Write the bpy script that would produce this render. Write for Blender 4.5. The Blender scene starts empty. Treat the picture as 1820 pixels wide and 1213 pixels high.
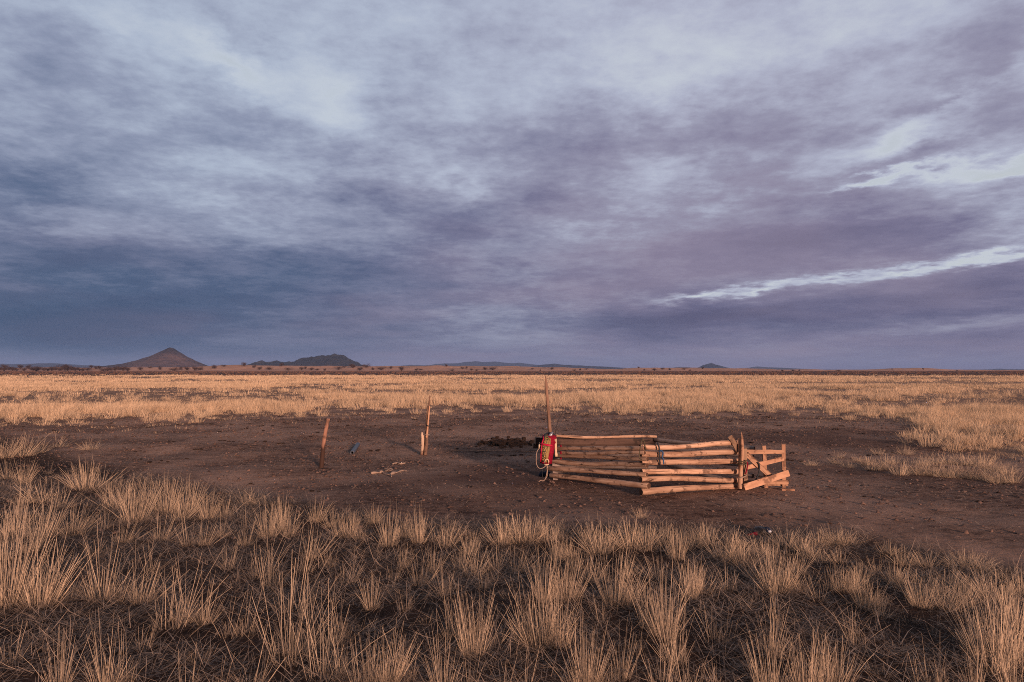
import bpy, math, random
import numpy as np
from mathutils import Vector, Matrix

SC = bpy.context.scene
COL = SC.collection
R = math.radians
random.seed(11)
RNG = np.random.default_rng(11)

# ------------------------------------------------------------------ camera
CAMH = 1.75
LENS, F = 24.0, 24.0 / 36.0 * 1820.0          # focal length in photo pixels
PITCH = math.atan(50.5 / F)
cam_d = bpy.data.cameras.new('camera')
cam_d.lens, cam_d.sensor_width = LENS, 36.0
cam_d.clip_start, cam_d.clip_end = 0.05, 60000.0
cam = bpy.data.objects.new('camera', cam_d)
COL.objects.link(cam)
cam.location = (0, 0, CAMH)
cam.rotation_euler = (math.pi / 2 + PITCH, 0, 0)
SC.camera = cam

# ------------------------------------------------------------------ exposure, sampling
SC.view_settings.view_transform = 'Standard'
SC.view_settings.look = 'None'
SC.view_settings.exposure = 0.30
SC.view_settings.gamma = 1.0
SC.cycles.max_bounces = 6
SC.cycles.diffuse_bounces = 3
SC.cycles.glossy_bounces = 2
SC.cycles.transmission_bounces = 3
SC.cycles.volume_bounces = 0
SC.cycles.use_denoising = False
SC.cycles.filter_width = 1.0

# ------------------------------------------------------------------ sun: low, behind the camera and a little to its right
SUN_EL, SUN_AZ = R(7.5), R(157.0)              # azimuth clockwise from +Y
sun_dir = Vector((math.sin(SUN_AZ) * math.cos(SUN_EL), math.cos(SUN_AZ) * math.cos(SUN_EL), math.sin(SUN_EL)))
sun_d = bpy.data.lights.new('sun', 'SUN')
sun_d.energy = 4.6
sun_d.angle = R(5.0)
sun_d.color = (1.0, 0.62, 0.47)
sun = bpy.data.objects.new('sun', sun_d)
COL.objects.link(sun)
sun.rotation_euler = sun_dir.to_track_quat('Z', 'Y').to_euler()
sun.location = (6, -14, 9)


# ------------------------------------------------------------------ node helper
class NT:
    def __init__(s, tree):
        s.t = tree
        s.n = tree.nodes
        s.n.clear()

    def add(s, typ, **kw):
        n = s.n.new(typ)
        for k, v in kw.items():
            setattr(n, k, v)
        return n

    def put(s, sock, v):
        if v is None:
            return
        if isinstance(v, bpy.types.NodeSocket):
            s.t.links.new(v, sock)
        else:
            if hasattr(sock.default_value, '__len__') and not hasattr(v, '__len__'):
                v = (v,) * len(sock.default_value)
            if hasattr(v, '__len__') and len(v) == 3 and len(sock.default_value) == 4:
                v = (*v, 1.0)
            sock.default_value = v

    def math(s, op, a, b=None, c=None, clamp=False):
        n = s.add('ShaderNodeMath', operation=op, use_clamp=clamp)
        s.put(n.inputs[0], a)
        s.put(n.inputs[1], b)
        s.put(n.inputs[2], c)
        return n.outputs[0]

    def vmath(s, op, a, b=None, scale=None):
        n = s.add('ShaderNodeVectorMath', operation=op)
        s.put(n.inputs[0], a)
        s.put(n.inputs[1], b)
        if scale is not None:
            s.put(n.inputs['Scale'], scale)
        return n.outputs[0]

    def noise(s, vec, scale, detail=4.0, rough=0.5, dist=0.0, color=False, dims='3D'):
        n = s.add('ShaderNodeTexNoise', noise_dimensions=dims)
        s.put(n.inputs['Vector'], vec)
        s.put(n.inputs['Scale'], scale)
        s.put(n.inputs['Detail'], detail)
        s.put(n.inputs['Roughness'], rough)
        s.put(n.inputs['Distortion'], dist)
        return n.outputs['Color' if color else 'Fac']

    def mapping(s, vec, loc=(0, 0, 0), rot=(0, 0, 0), scale=(1, 1, 1), typ='POINT'):
        n = s.add('ShaderNodeMapping', vector_type=typ)
        s.put(n.inputs['Vector'], vec)
        n.inputs['Location'].default_value = loc
        n.inputs['Rotation'].default_value = rot
        n.inputs['Scale'].default_value = scale
        return n.outputs[0]

    def ramp(s, fac, stops, interp='LINEAR'):
        n = s.add('ShaderNodeValToRGB')
        cr = n.color_ramp
        cr.interpolation = interp
        while len(cr.elements) < len(stops):
            cr.elements.new(0.5)
        for e, (p, c) in zip(cr.elements, stops):
            e.position = p
            e.color = (*c, 1.0) if len(c) == 3 else c
        s.put(n.inputs[0], fac)
        return n.outputs[0]

    def mix(s, fac, a, b, blend='MIX'):
        n = s.add('ShaderNodeMix', data_type='RGBA', blend_type=blend)
        s.put(n.inputs[0], fac)
        s.put(n.inputs[6], a)
        s.put(n.inputs[7], b)
        return n.outputs[2]

    def range(s, v, a, b, c=0.0, d=1.0, smooth=True):
        n = s.add('ShaderNodeMapRange', interpolation_type='SMOOTHSTEP' if smooth else 'LINEAR')
        s.put(n.inputs[0], v)
        for i, q in zip((1, 2, 3, 4), (a, b, c, d)):
            n.inputs[i].default_value = q
        return n.outputs[0]

    def bump(s, h, strength, dist):
        n = s.add('ShaderNodeBump')
        n.inputs['Strength'].default_value = strength
        n.inputs['Distance'].default_value = dist
        s.put(n.inputs['Height'], h)
        return n.outputs[0]


def srgb(r, g, b):
    f = lambda c: c / 12.92 if c <= 0.04045 else ((c + 0.055) / 1.055) ** 2.4
    return (f(r / 255), f(g / 255), f(b / 255))


def azel(px, py):
    """direction (degrees of azimuth and elevation) of a photo pixel"""
    x, y, z = px - 910.0, F, 606.5 - py
    yy = y * math.cos(PITCH) - z * math.sin(PITCH)
    zz = y * math.sin(PITCH) + z * math.cos(PITCH)
    return math.degrees(math.atan2(x, yy)), math.degrees(math.atan2(zz, math.hypot(x, yy)))


# ------------------------------------------------------------------ world: broken stratus deck over a low-sun sky
world = bpy.data.worlds.new('World')
SC.world = world
world.use_nodes = True
w = NT(world.node_tree)
gen = w.add('ShaderNodeTexCoord').outputs['Generated']
sep = w.add('ShaderNodeSeparateXYZ')
w.put(sep.inputs[0], gen)
dx, dy, dz = sep.outputs
el = w.math('MULTIPLY', w.math('ARCSINE', dz), 57.29578)
az = w.math('MULTIPLY', w.math('ARCTAN2', dx, dy), 57.29578)
zc = w.math('ADD', w.math('MAXIMUM', dz, 0.0), 0.12)
deck = w.add('ShaderNodeCombineXYZ')             # where the sight line meets the cloud deck
w.put(deck.inputs[0], w.math('DIVIDE', dx, zc))
w.put(deck.inputs[1], w.math('DIVIDE', dy, zc))
deckv = deck.outputs[0]
wn = w.noise(deckv, 4.0, 6.0, 0.62, color=True)
wsep = w.add('ShaderNodeSeparateXYZ')
w.put(wsep.inputs[0], w.vmath('SUBTRACT', wn, (0.5, 0.5, 0.5)))
elk = w.range(el, 0.0, 26.0, 0.05, 1.0, smooth=False)
waz = w.math('MULTIPLY_ADD', w.math('MULTIPLY', wsep.outputs[0], elk), 8.0, az)
wel = w.math('MULTIPLY_ADD', w.math('MULTIPLY', wsep.outputs[1], elk), 7.5, el)
lay = w.add('ShaderNodeCombineXYZ')
w.put(lay.inputs[0], waz)
w.put(lay.inputs[1], wel)
layv = lay.outputs[0]
# (photo x, y, half length px, half thickness px, tilt deg, thickness change): openings < 0, banks > 0
CLOUDS = [
    (210, 60, 210, 45, -22, -0.178), (440, 140, 260, 45, -17, -0.152), (590, 190, 100, 80, 40, -0.372), (1500, 60, 400, 120, 0, -0.262), (1640, 280, 160, 60, 10, 0.353), (1700, 240, 300, 60, 5, -0.253),
    (900, 603, 300, 18, 2, -0.147), (1700, 580, 260, 14, 5, -0.296), (420, 605, 360, 14, 1, -0.075), (90, 130, 160, 110, -25, 0.34), (160, 440, 420, 30, 0, 0.172), (300, 560, 620, 90, 0, 0.758),
    (640, 470, 500, 60, 0, 0.328), (1250, 560, 300, 26, 4, 0.524), (1700, 520, 260, 40, 8, 0.501), (1360, 430, 420, 50, 3, 0.445), (1780, 130, 160, 90, 35, 0.351), (1700, 190, 260, 40, 20, -0.527),
    (1120, 250, 420, 70, 6, 0.203), (900, 370, 420, 60, 4, 0.262), (800, 200, 160, 80, 0, -0.074), (1140, 50, 230, 70, 0, -0.115), (60, 150, 230, 70, 0, -0.202), (1140, 150, 230, 70, 0, -0.285),
    (60, 350, 230, 70, 0, 0.552), (600, 350, 230, 70, 0, 0.234), (1410, 350, 230, 70, 0, 0.163), (1410, 440, 230, 70, 0, 0.196), (1680, 440, 230, 70, 0, 0.111), (1140, 510, 230, 36, 0, 0.163),
    (60, 570, 230, 36, 0, 0.238), (330, 570, 230, 36, 0, -0.154), (870, 570, 230, 36, 0, -0.074), (1140, 570, 230, 36, 0, 0.295), (1410, 570, 230, 36, 0, 0.397), (1700, 305, 150, 16, 4, -0.337),
    (1560, 325, 120, 9, 4, -0.698), (640, 215, 60, 60, 40, -0.103), (1790, 300, 80, 14, 8, -0.726), (410, 120, 120, 26, -18, -0.403), (120, 120, 170, 50, 0, -0.111), (1520, 120, 170, 50, 0, 0.093),
    (1760, 120, 170, 50, 0, -0.103), (470, 300, 170, 50, 0, -0.251), (820, 300, 170, 50, 0, -0.286), (1170, 300, 170, 50, 0, -0.214), (1760, 300, 170, 50, 0, -0.159), (120, 400, 170, 50, 0, -0.162),
    (820, 400, 170, 50, 0, 0.335), (1520, 400, 170, 50, 0, 0.169), (1760, 400, 170, 50, 0, -0.39), (120, 460, 170, 26, 0, 0.405), (470, 460, 170, 26, 0, 0.125), (470, 560, 170, 26, 0, -0.259),
    (820, 560, 170, 26, 0, -0.122), (1760, 560, 170, 26, 0, 0.242), (120, 600, 170, 26, 0, 0.295), (470, 600, 170, 26, 0, -0.212), (1170, 600, 170, 26, 0, 0.3), (1520, 600, 170, 26, 0, 0.1),
    (1760, 600, 170, 26, 0, 0.279), (1240, 525, 120, 9, 8, -0.756), (1350, 513, 120, 9, 8, -0.648), (1480, 496, 120, 9, 8, -0.546), (1600, 481, 120, 9, 8, -0.579), (1720, 465, 120, 9, 8, -0.69),
    (1830, 450, 120, 9, 8, -0.635), (1590, 255, 60, 28, 10, -0.338), (1690, 180, 140, 40, 15, 0.3), (1700, 400, 160, 40, 3, 0.383),
]
t = w.ramp(w.range(el, -2.0, 48.0, 0, 1, smooth=False), [
    (0.000, (0.902,) * 3), (0.055, (0.663,) * 3), (0.100, (0.606,) * 3), (0.170, (0.587,) * 3), (0.280, (0.336,) * 3), (0.400, (0.443,) * 3), (0.520, (0.306,) * 3), (0.640, (0.288,) * 3), (1.000, (0.400,) * 3)])
for px, py, L, W, tilt, amt in CLOUDS:
    a, e = azel(px, py)
    k = 57.29578 / F
    v = w.mapping(layv, (a, e, 0), (0, 0, R(tilt)), (L * k * 1.25, W * k * 1.5, 1.0), 'TEXTURE')
    g = w.add('ShaderNodeTexGradient', gradient_type='QUADRATIC_SPHERE')
    w.put(g.inputs[0], v)
    t = w.math('MULTIPLY_ADD', g.outputs['Fac'], amt, t)
n1 = w.noise(w.mapping(deckv, scale=(3.2, 3.0, 1)), 1.0, 7.0, 0.55, 0.1)
n2 = w.noise(w.mapping(deckv, (3.1, 7.7, 2.0), scale=(9.0, 9.0, 1)), 1.0, 6.0, 0.62, 0.0)
n5 = w.noise(w.mapping(deckv, (1.7, 4.4, 3.0), scale=(22.0, 24.0, 1)), 1.0, 4.0, 0.6)
nfade = w.range(el, 0.5, 5.5, 0.28, 1.0)
n1 = w.range(n1, 0.30, 0.70, 0.0, 1.0)                 # crisper cloud edges
t = w.math('MULTIPLY_ADD', w.math('MULTIPLY', w.math('SUBTRACT', n1, 0.5), nfade), 0.19, t)
t = w.math('MULTIPLY_ADD', w.math('MULTIPLY', w.math('SUBTRACT', n2, 0.5), nfade), 0.36, t)
t = w.math('MULTIPLY_ADD', w.math('MULTIPLY', w.math('SUBTRACT', n5, 0.5), nfade), 0.20, t)
tn = w.math('DIVIDE', w.math('ADD', t, 0.4), 1.6)
blue = w.ramp(tn, [(0.0000, srgb(222, 227, 234)), (0.2500, srgb(206, 214, 227)), (0.3875, srgb(178, 189, 209)), (0.5312, srgb(145, 154, 179)), (0.6875, srgb(105, 117, 147)), (0.8438, srgb(68, 90, 124)), (1.0000, srgb(56, 79, 114))])
mauve = w.ramp(tn, [(0.0000, srgb(226, 229, 235)), (0.2500, srgb(212, 217, 228)), (0.3875, srgb(182, 186, 206)), (0.5312, srgb(151, 150, 173)), (0.6875, srgb(121, 117, 146)), (0.8438, srgb(100, 98, 130)), (1.0000, srgb(88, 86, 118))])
n3 = w.noise(w.mapping(deckv, (9.0, 1.0, 4.0)), 0.55, 3.0, 0.5)
side = w.math('ADD', w.range(az, -34.0, 14.0, 0, 1, smooth=False), w.math('MULTIPLY', w.math('SUBTRACT', n3, 0.5), 1.4), clamp=True)
cloud_c = w.mix(side, blue, mauve)
pink = w.math('MULTIPLY', w.range(n3, 0.47, 0.72, 0, 0.40), w.range(t, 0.3, 0.6, 0, 1))
cloud_c = w.mix(w.math('MULTIPLY', pink, w.range(az, -40, 8, 0.15, 1.0)), cloud_c, srgb(156, 141, 161))
sky = w.add('ShaderNodeTexSky', sky_type='NISHITA')
sky.sun_disc = False
sky.sun_elevation = SUN_EL
sky.sun_rotation = SUN_AZ
bg_sky = w.add('ShaderNodeBackground')
w.put(bg_sky.inputs[0], sky.outputs[0])
bg_sky.inputs[1].default_value = 0.10
bg_cl = w.add('ShaderNodeBackground')
w.put(bg_cl.inputs[0], cloud_c)
bg_cl.inputs[1].default_value = 1.0
# unseen sky overhead and behind the camera is dimmed to deepen the shade
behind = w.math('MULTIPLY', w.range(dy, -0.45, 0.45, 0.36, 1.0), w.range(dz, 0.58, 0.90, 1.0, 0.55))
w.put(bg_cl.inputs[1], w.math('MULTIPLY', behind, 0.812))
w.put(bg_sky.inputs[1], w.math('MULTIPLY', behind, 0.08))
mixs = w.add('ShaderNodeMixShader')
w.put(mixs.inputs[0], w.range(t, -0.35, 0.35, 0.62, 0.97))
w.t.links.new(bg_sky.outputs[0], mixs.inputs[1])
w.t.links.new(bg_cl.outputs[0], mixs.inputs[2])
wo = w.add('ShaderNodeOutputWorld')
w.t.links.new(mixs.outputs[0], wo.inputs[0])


# ------------------------------------------------------------------ geometry helpers
def P(px, py, d):
    """point at depth Y = d on the sight line of a photo pixel (used once, at build time, to place real-size things)"""
    x, y, z = px - 910.0, F, 606.5 - py
    v = Vector((x, y * math.cos(PITCH) - z * math.sin(PITCH), y * math.sin(PITCH) + z * math.cos(PITCH)))
    v *= d / v.y
    return Vector((v.x, v.y, v.z + CAMH))


def G(px, py):
    x, y, z = px - 910.0, F, 606.5 - py
    v = Vector((x, y * math.cos(PITCH) - z * math.sin(PITCH), y * math.sin(PITCH) + z * math.cos(PITCH)))
    v *= -CAMH / v.z
    return Vector((v.x, v.y, gz(v.x, v.y)))


_T = np.random.default_rng(5).random((256, 256))


def vnoise(x, y):
    x, y = np.asarray(x, float), np.asarray(y, float)
    xi, yi = np.floor(x).astype(int), np.floor(y).astype(int)
    fx, fy = x - xi, y - yi
    fx, fy = fx * fx * (3 - 2 * fx), fy * fy * (3 - 2 * fy)
    a, b = _T[xi & 255, yi & 255], _T[(xi + 1) & 255, yi & 255]
    c, d = _T[xi & 255, (yi + 1) & 255], _T[(xi + 1) & 255, (yi + 1) & 255]
    return (a * (1 - fx) + b * fx) * (1 - fy) + (c * (1 - fx) + d * fx) * fy


def fbm(x, y, o=4):
    s, a, n = 0.0, 0.5, 0.0
    for i in range(o):
        s = s + a * vnoise(np.asarray(x) * 2 ** i + 17.3 * i, np.asarray(y) * 2 ** i + 9.1 * i)
        n += a
        a *= 0.5
    return s / n


def gzv(x, y):
    d = np.hypot(x, y)
    k = np.clip((d - 1.0) / 3.0, 0, 1) * np.clip((260 - d) / 160, 0, 1)
    z = (fbm(np.asarray(x) / 1.3 + 40, np.asarray(y) / 1.3 + 40, 3) - 0.5) * 0.09
    z = z + (fbm(np.asarray(x) / 7 + 10, np.asarray(y) / 7 + 4, 2) - 0.5) * 0.10
    pen = np.exp(-(((np.asarray(x) - 2.4) / 2.6) ** 2 + ((np.asarray(y) - 10.6) / 2.2) ** 2))
    return z * k * (1 - 0.9 * pen)


def gz(x, y):
    return float(gzv(x, y))


def to_px(x, y, z=0.0):
    x, y, z = np.asarray(x, float), np.asarray(y, float), np.asarray(z, float) - CAMH
    yy = y * math.cos(PITCH) + z * math.sin(PITCH)
    zz = -y * math.sin(PITCH) + z * math.cos(PITCH)
    return 910 + x / yy * F, 606.5 - zz / yy * F


def tri_mesh(name, V, T, mat, tint=None):
    me = bpy.data.meshes.new(name)
    V, T = np.ascontiguousarray(V, np.float32), np.ascontiguousarray(T, np.int32)
    me.vertices.add(len(V))
    me.vertices.foreach_set('co', V.ravel())
    me.loops.add(T.size)
    me.loops.foreach_set('vertex_index', T.ravel())
    me.polygons.add(len(T))
    me.polygons.foreach_set('loop_start', np.arange(0, T.size, 3, dtype=np.int32))
    me.polygons.foreach_set('loop_total', np.full(len(T), 3, np.int32))
    if tint is not None:
        a = me.attributes.new('tint', 'FLOAT', 'POINT')
        a.data.foreach_set('value', np.ascontiguousarray(tint, np.float32))
    me.materials.append(mat)
    me.update(calc_edges=True)
    me.validate()
    return me


def tag(o, label=None, cat=None, group=None, kind=None):
    for k, v in (('label', label), ('category', cat), ('group', group), ('kind', kind)):
        if v:
            o[k] = v
    return o


def link(name, me, parent=None, loc=(0, 0, 0)):
    o = bpy.data.objects.new(name, me)
    COL.objects.link(o)
    o.location = loc
    if parent:
        o.parent = parent
    return o


def empty(name, loc, label, cat, group=None):
    o = bpy.data.objects.new(name, None)
    COL.objects.link(o)
    o.location = loc
    o.empty_display_size = 0.1
    return tag(o, label, cat, group)


def wpos(o):
    v = Vector(o.location)
    while o.parent:
        o = o.parent
        v += Vector(o.location)
    return v


class MB:
    """collects shapes in world space; build() links them as ONE mesh object"""

    def __init__(s):
        s.v, s.f, s.m = [], [], []

    def add(s, vs, fs, m=0):
        b = len(s.v)
        s.v += [Vector(q) for q in vs]
        s.f += [[i + b for i in f] for f in fs]
        s.m += [m] * len(fs)
        return s

    def tube(s, pts, rad, n=8, m=0, mcap=None):
        pts = [Vector(p) for p in pts]
        if not hasattr(rad, '__len__'):
            rad = [rad] * len(pts)
        vs, fs = [], []
        up = Vector((0, 0, 1)) if abs((pts[-1] - pts[0]).normalized().z) < 0.9 else Vector((0, 1, 0))
        for i, p in enumerate(pts):
            t_ = (pts[min(i + 1, len(pts) - 1)] - pts[max(i - 1, 0)]).normalized()
            a = t_.cross(up)
            if a.length < 1e-4:
                a = t_.cross(Vector((1, 0.2, 0)))
            a.normalize()
            b = a.cross(t_)
            for k in range(n):
                q = 2 * math.pi * k / n
                vs.append(p + (a * math.cos(q) + b * math.sin(q)) * rad[i])
        for i in range(len(pts) - 1):
            for k in range(n):
                fs.append([i * n + k, i * n + (k + 1) % n, (i + 1) * n + (k + 1) % n, (i + 1) * n + k])
        s.add(vs, fs, m)
        b = len(s.v) - len(vs)
        s.f += [[b + k for k in range(n)][::-1], [b + (len(pts) - 1) * n + k for k in range(n)]]
        s.m += [m if mcap is None else mcap] * 2
        return s

    def slab(s, grid, th, m=0):
        """closed slab of thickness th round a grid of points (rows of equal length)"""
        nr, nc = len(grid), len(grid[0])
        g = [[Vector(p) for p in r] for r in grid]
        nrm = []
        for i in range(nr):
            row = []
            for j in range(nc):
                a = g[min(i + 1, nr - 1)][j] - g[max(i - 1, 0)][j]
                b = g[i][min(j + 1, nc - 1)] - g[i][max(j - 1, 0)]
                row.append(a.cross(b).normalized())
            nrm.append(row)
        top = [g[i][j] + nrm[i][j] * th / 2 for i in range(nr) for j in range(nc)]
        bot = [g[i][j] - nrm[i][j] * th / 2 for i in range(nr) for j in range(nc)]
        N = nr * nc
        fs = []
        for i in range(nr - 1):
            for j in range(nc - 1):
                a, b, c, d = i * nc + j, i * nc + j + 1, (i + 1) * nc + j + 1, (i + 1) * nc + j
                fs += [[d, c, b, a], [a + N, b + N, c + N, d + N]]
        edge = [(0, j) for j in range(nc)] + [(i, nc - 1) for i in range(1, nr)] + \
               [(nr - 1, j) for j in range(nc - 2, -1, -1)] + [(i, 0) for i in range(nr - 2, 0, -1)]
        idx = [i * nc + j for i, j in edge]
        for a, b in zip(idx, idx[1:] + idx[:1]):
            fs.append([a, b, b + N, a + N])
        return s.add(top + bot, fs, m)

    def blob(s, c, r, seed=0, rough=0.3, seg=8, rings=5, m=0):
        c = Vector(c)
        r = Vector(r) if hasattr(r, '__len__') else Vector((r, r, r))
        rn = random.Random(seed)
        vs, fs = [c + Vector((0, 0, -r.z))], []
        for i in range(1, rings):
            th = math.pi * i / rings
            for k in range(seg):
                q = 2 * math.pi * (k + 0.5 * (i % 2)) / seg
                j = 1 + rough * (rn.random() - 0.5)
                vs.append(c + Vector((r.x * math.sin(th) * math.cos(q), r.y * math.sin(th) * math.sin(q), -r.z * math.cos(th))) * j)
        vs.append(c + Vector((0, 0, r.z)))
        for k in range(seg):
            fs.append([0, 1 + (k + 1) % seg, 1 + k])
            fs.append([len(vs) - 1, len(vs) - 1 - seg + k, len(vs) - 1 - seg + (k + 1) % seg])
        for i in range(rings - 2):
            for k in range(seg):
                a = 1 + i * seg
                fs.append([a + k, a + (k + 1) % seg, a + seg + (k + 1) % seg, a + seg + k])
        return s.add(vs, fs, m)

    def build(s, name, mats, parent=None, loc=None, smooth=True):
        org = wpos(parent) if parent else Vector((0, 0, 0))
        off = Vector(loc) if loc is not None else org
        me = bpy.data.meshes.new(name)
        me.from_pydata([v - off for v in s.v], [], s.f)
        for q in (mats if isinstance(mats, (list, tuple)) else [mats]):
            me.materials.append(q)
        me.polygons.foreach_set('material_index', s.m)
        me.polygons.foreach_set('use_smooth', [smooth] * len(s.f))
        me.update()
        return link(name, me, parent, off - org)


def timber(name, a, b, r, mats, parent=None, loc=None, kind='log', wid=None, bend=0.024, seed=0, taper=1.0, rough=0.12,
           point=0.0, normal=None):
    """a log (round) or a board (wid = half width) from world point a to b; the object's own Z runs along the grain"""
    a, b = Vector(a), Vector(b)
    L = (b - a).length
    z = (b - a).normalized()
    ref = Vector(normal) if normal is not None else (Vector((0, 0, 1)) if abs(z.z) < 0.8 else Vector((0, -1, 0)))
    y = (ref - z * ref.dot(z)).normalized()
    x = y.cross(z)
    rn = random.Random(seed)
    V, Fc, M = [], [], []
    nr = max(6, int(L / 0.12))
    if kind != 'log':
        bend *= 0.15
    bx, by = rn.uniform(-bend, bend), rn.uniform(-bend, bend)
    ph = rn.random() * 20
    if kind == 'log':
        n = 14
        prof = [(math.cos(2 * math.pi * k / n) * 1.0, math.sin(2 * math.pi * k / n) * 1.0) for k in range(n)]
        hx = hy = r
    else:
        c = 0.12
        hx, hy = wid, r
        cx, cy = hx - c * hy, hy - c * hy
        prof = [(hx, -cy), (hx, cy), (cx, hy), (0, hy), (-cx, hy), (-hx, cy), (-hx, -cy), (-cx, -hy), (0, -hy), (cx, -hy)]
        n = len(prof)
    zs = [0.0, 0.25 * r] + [L * i / nr for i in range(1, nr)] + [L - 0.25 * r, L]
    for i, t_ in enumerate(zs):
        u = t_ / L
        k = 1 + (taper - 1) * u
        if i in (0, len(zs) - 1):
            k *= 0.93
        if point and u > 1 - point:
            k *= max(0.12, (1 - u) / point)
        ox, oy = bx * math.sin(u * math.pi + 0.3), by * math.sin(u * math.pi * 1.7)
        for j, (p, q) in enumerate(prof):
            if kind == 'log':
                w_ = 1 + rough * 2 * (float(vnoise(j * 0.9 + ph, t_ * 5 + ph)) - 0.5) + rough * (float(vnoise(ph, t_ * 9)) - 0.5)
                V.append((p * r * k * w_ + ox, q * r * k * w_ + oy, t_))
            else:
                w_ = 0.012 * (float(vnoise(j * 1.7 + ph, t_ * 6 + ph)) - 0.5)
                V.append((p * (k if point else 1) + ox + w_, q + oy + w_ * 0.4, t_))
    for i in range(len(zs) - 1):
        for k in range(n):
            Fc.append([i * n + k, i * n + (k + 1) % n, (i + 1) * n + (k + 1) % n, (i + 1) * n + k])
            M.append(0)
    e = (len(zs) - 1) * n
    Fc += [list(range(n))[::-1], [e + k for k in range(n)]]
    M += [1, 1]
    me = bpy.data.meshes.new(name)
    me.from_pydata(V, [], Fc)
    for q in mats:
        me.materials.append(q)
    me.polygons.foreach_set('material_index', M)
    me.polygons.foreach_set('use_smooth', [m == 0 and kind == 'log' for m in M])
    me.update()
    o = link(name, me, parent)
    org = wpos(parent) if parent else Vector((0, 0, 0))
    o.matrix_local = Matrix.Translation(a - org) @ Matrix((x, y, z)).transposed().to_4x4()
    return o


# ------------------------------------------------------------------ materials
def new_mat(name):
    m = bpy.data.materials.new(name)
    m.use_nodes = True
    return m, NT(m.node_tree)


def finish(t_, color, rough=0.8, normal=None, trans=0.0, spec=0.2, metal=0.0):
    out = t_.add('ShaderNodeOutputMaterial')
    p = t_.add('ShaderNodeBsdfPrincipled')
    t_.put(p.inputs['Base Color'], color)
    t_.put(p.inputs['Roughness'], rough)
    p.inputs['Specular IOR Level'].default_value = spec
    p.inputs['Metallic'].default_value = metal
    if normal is not None:
        t_.put(p.inputs['Normal'], normal)
    if trans:
        tr = t_.add('ShaderNodeBsdfTranslucent')
        t_.put(tr.inputs[0], color)
        mx = t_.add('ShaderNodeMixShader')
        mx.inputs[0].default_value = trans
        t_.t.links.new(p.outputs[0], mx.inputs[1])
        t_.t.links.new(tr.outputs[0], mx.inputs[2])
        t_.t.links.new(mx.outputs[0], out.inputs[0])
    else:
        t_.t.links.new(p.outputs[0], out.inputs[0])


def wood(name, light, mid, dark, bark=0.25, dark_foot=None):
    """bare timber: grain along the object's Z, cracks, knots and leftover bark; stain = (height, colour) of a darker foot"""
    m, t_ = new_mat(name)
    ob = t_.add('ShaderNodeTexCoord').outputs['Object']
    rnd = t_.add('ShaderNodeObjectInfo').outputs['Random']
    off = t_.add('ShaderNodeCombineXYZ')
    t_.put(off.inputs[0], t_.math('MULTIPLY', rnd, 37.0))
    t_.put(off.inputs[2], t_.math('MULTIPLY', rnd, 91.0))
    v = t_.vmath('ADD', ob, off.outputs[0])
    grain = t_.noise(t_.mapping(v, scale=(55, 55, 2.2)), 1.0, 5, 0.65, 0.6)
    broad = t_.noise(t_.mapping(v, scale=(9, 9, 2.6)), 1.0, 4, 0.6, 0.3)
    crack = t_.noise(t_.mapping(v, scale=(34, 34, 0.9)), 1.0, 2, 0.5, 0.2)
    spot = t_.noise(t_.mapping(v, scale=(26, 26, 15)), 1.0, 3, 0.5)
    c = t_.ramp(grain, [(0.30, mid), (0.60, light)])
    c = t_.mix(t_.range(broad, 0.46, 0.66, 0, 0.8), c, mid)
    big = t_.noise(t_.mapping(v, scale=(5, 5, 5.5)), 1.0, 3, 0.6)
    c = t_.mix(t_.range(big, 0.56, 0.66, 0, 0.7), c, dark)
    c = t_.mix(t_.range(spot, 0.63, 0.72, 0, 0.7), c, dark)
    c = t_.mix(t_.range(crack, 0.66, 0.72, 0, 0.8), c, dark)
    barkm = t_.range(t_.noise(t_.mapping(v, scale=(7, 7, 1.6)), 1.0, 5, 0.7), 0.66 - 0.14 * bark, 0.72 - 0.12 * bark, 0, min(1, bark * 3))
    c = t_.mix(barkm, c, dark)
    hsv = t_.add('ShaderNodeHueSaturation')
    t_.put(hsv.inputs['Color'], c)
    t_.put(hsv.inputs['Value'], t_.math('MULTIPLY_ADD', rnd, 0.40, 0.74))
    c = hsv.outputs[0]
    if dark_foot:  # lower end coloured darker below a wavy edge
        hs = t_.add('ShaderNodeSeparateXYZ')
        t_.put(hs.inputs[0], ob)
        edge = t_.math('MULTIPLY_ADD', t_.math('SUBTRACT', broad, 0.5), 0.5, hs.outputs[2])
        c = t_.mix(t_.range(edge, dark_foot[0] - 0.05, dark_foot[0] + 0.05, 0.93, 0), c, dark_foot[1])
    h = t_.math('ADD', t_.math('MULTIPLY', grain, 0.6), t_.math('MULTIPLY', t_.range(crack, 0.62, 0.72, 0, 1), -0.9))
    finish(t_, c, 0.78, t_.bump(h, 0.55, 0.008), spec=0.25)
    return m


def endgrain(name, light, dark):
    m, t_ = new_mat(name)
    ob = t_.add('ShaderNodeTexCoord').outputs['Object']
    s_ = t_.add('ShaderNodeSeparateXYZ')
    t_.put(s_.inputs[0], ob)
    rr = t_.math('SQRT', t_.math('ADD', t_.math('MULTIPLY', s_.outputs[0], s_.outputs[0]), t_.math('MULTIPLY', s_.outputs[1], s_.outputs[1])))
    n = t_.noise(ob, 30, 3, 0.6)
    ring = t_.math('SINE', t_.math('MULTIPLY_ADD', rr, 900.0, t_.math('MULTIPLY', n, 5.0)))
    c = t_.mix(t_.range(ring, -1, 1, 0.1, 0.7), light, dark)
    c = t_.mix(t_.range(n, 0.52, 0.7, 0, 0.7), c, dark)
    finish(t_, c, 0.85, t_.bump(n, 0.5, 0.01))
    return m


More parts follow.
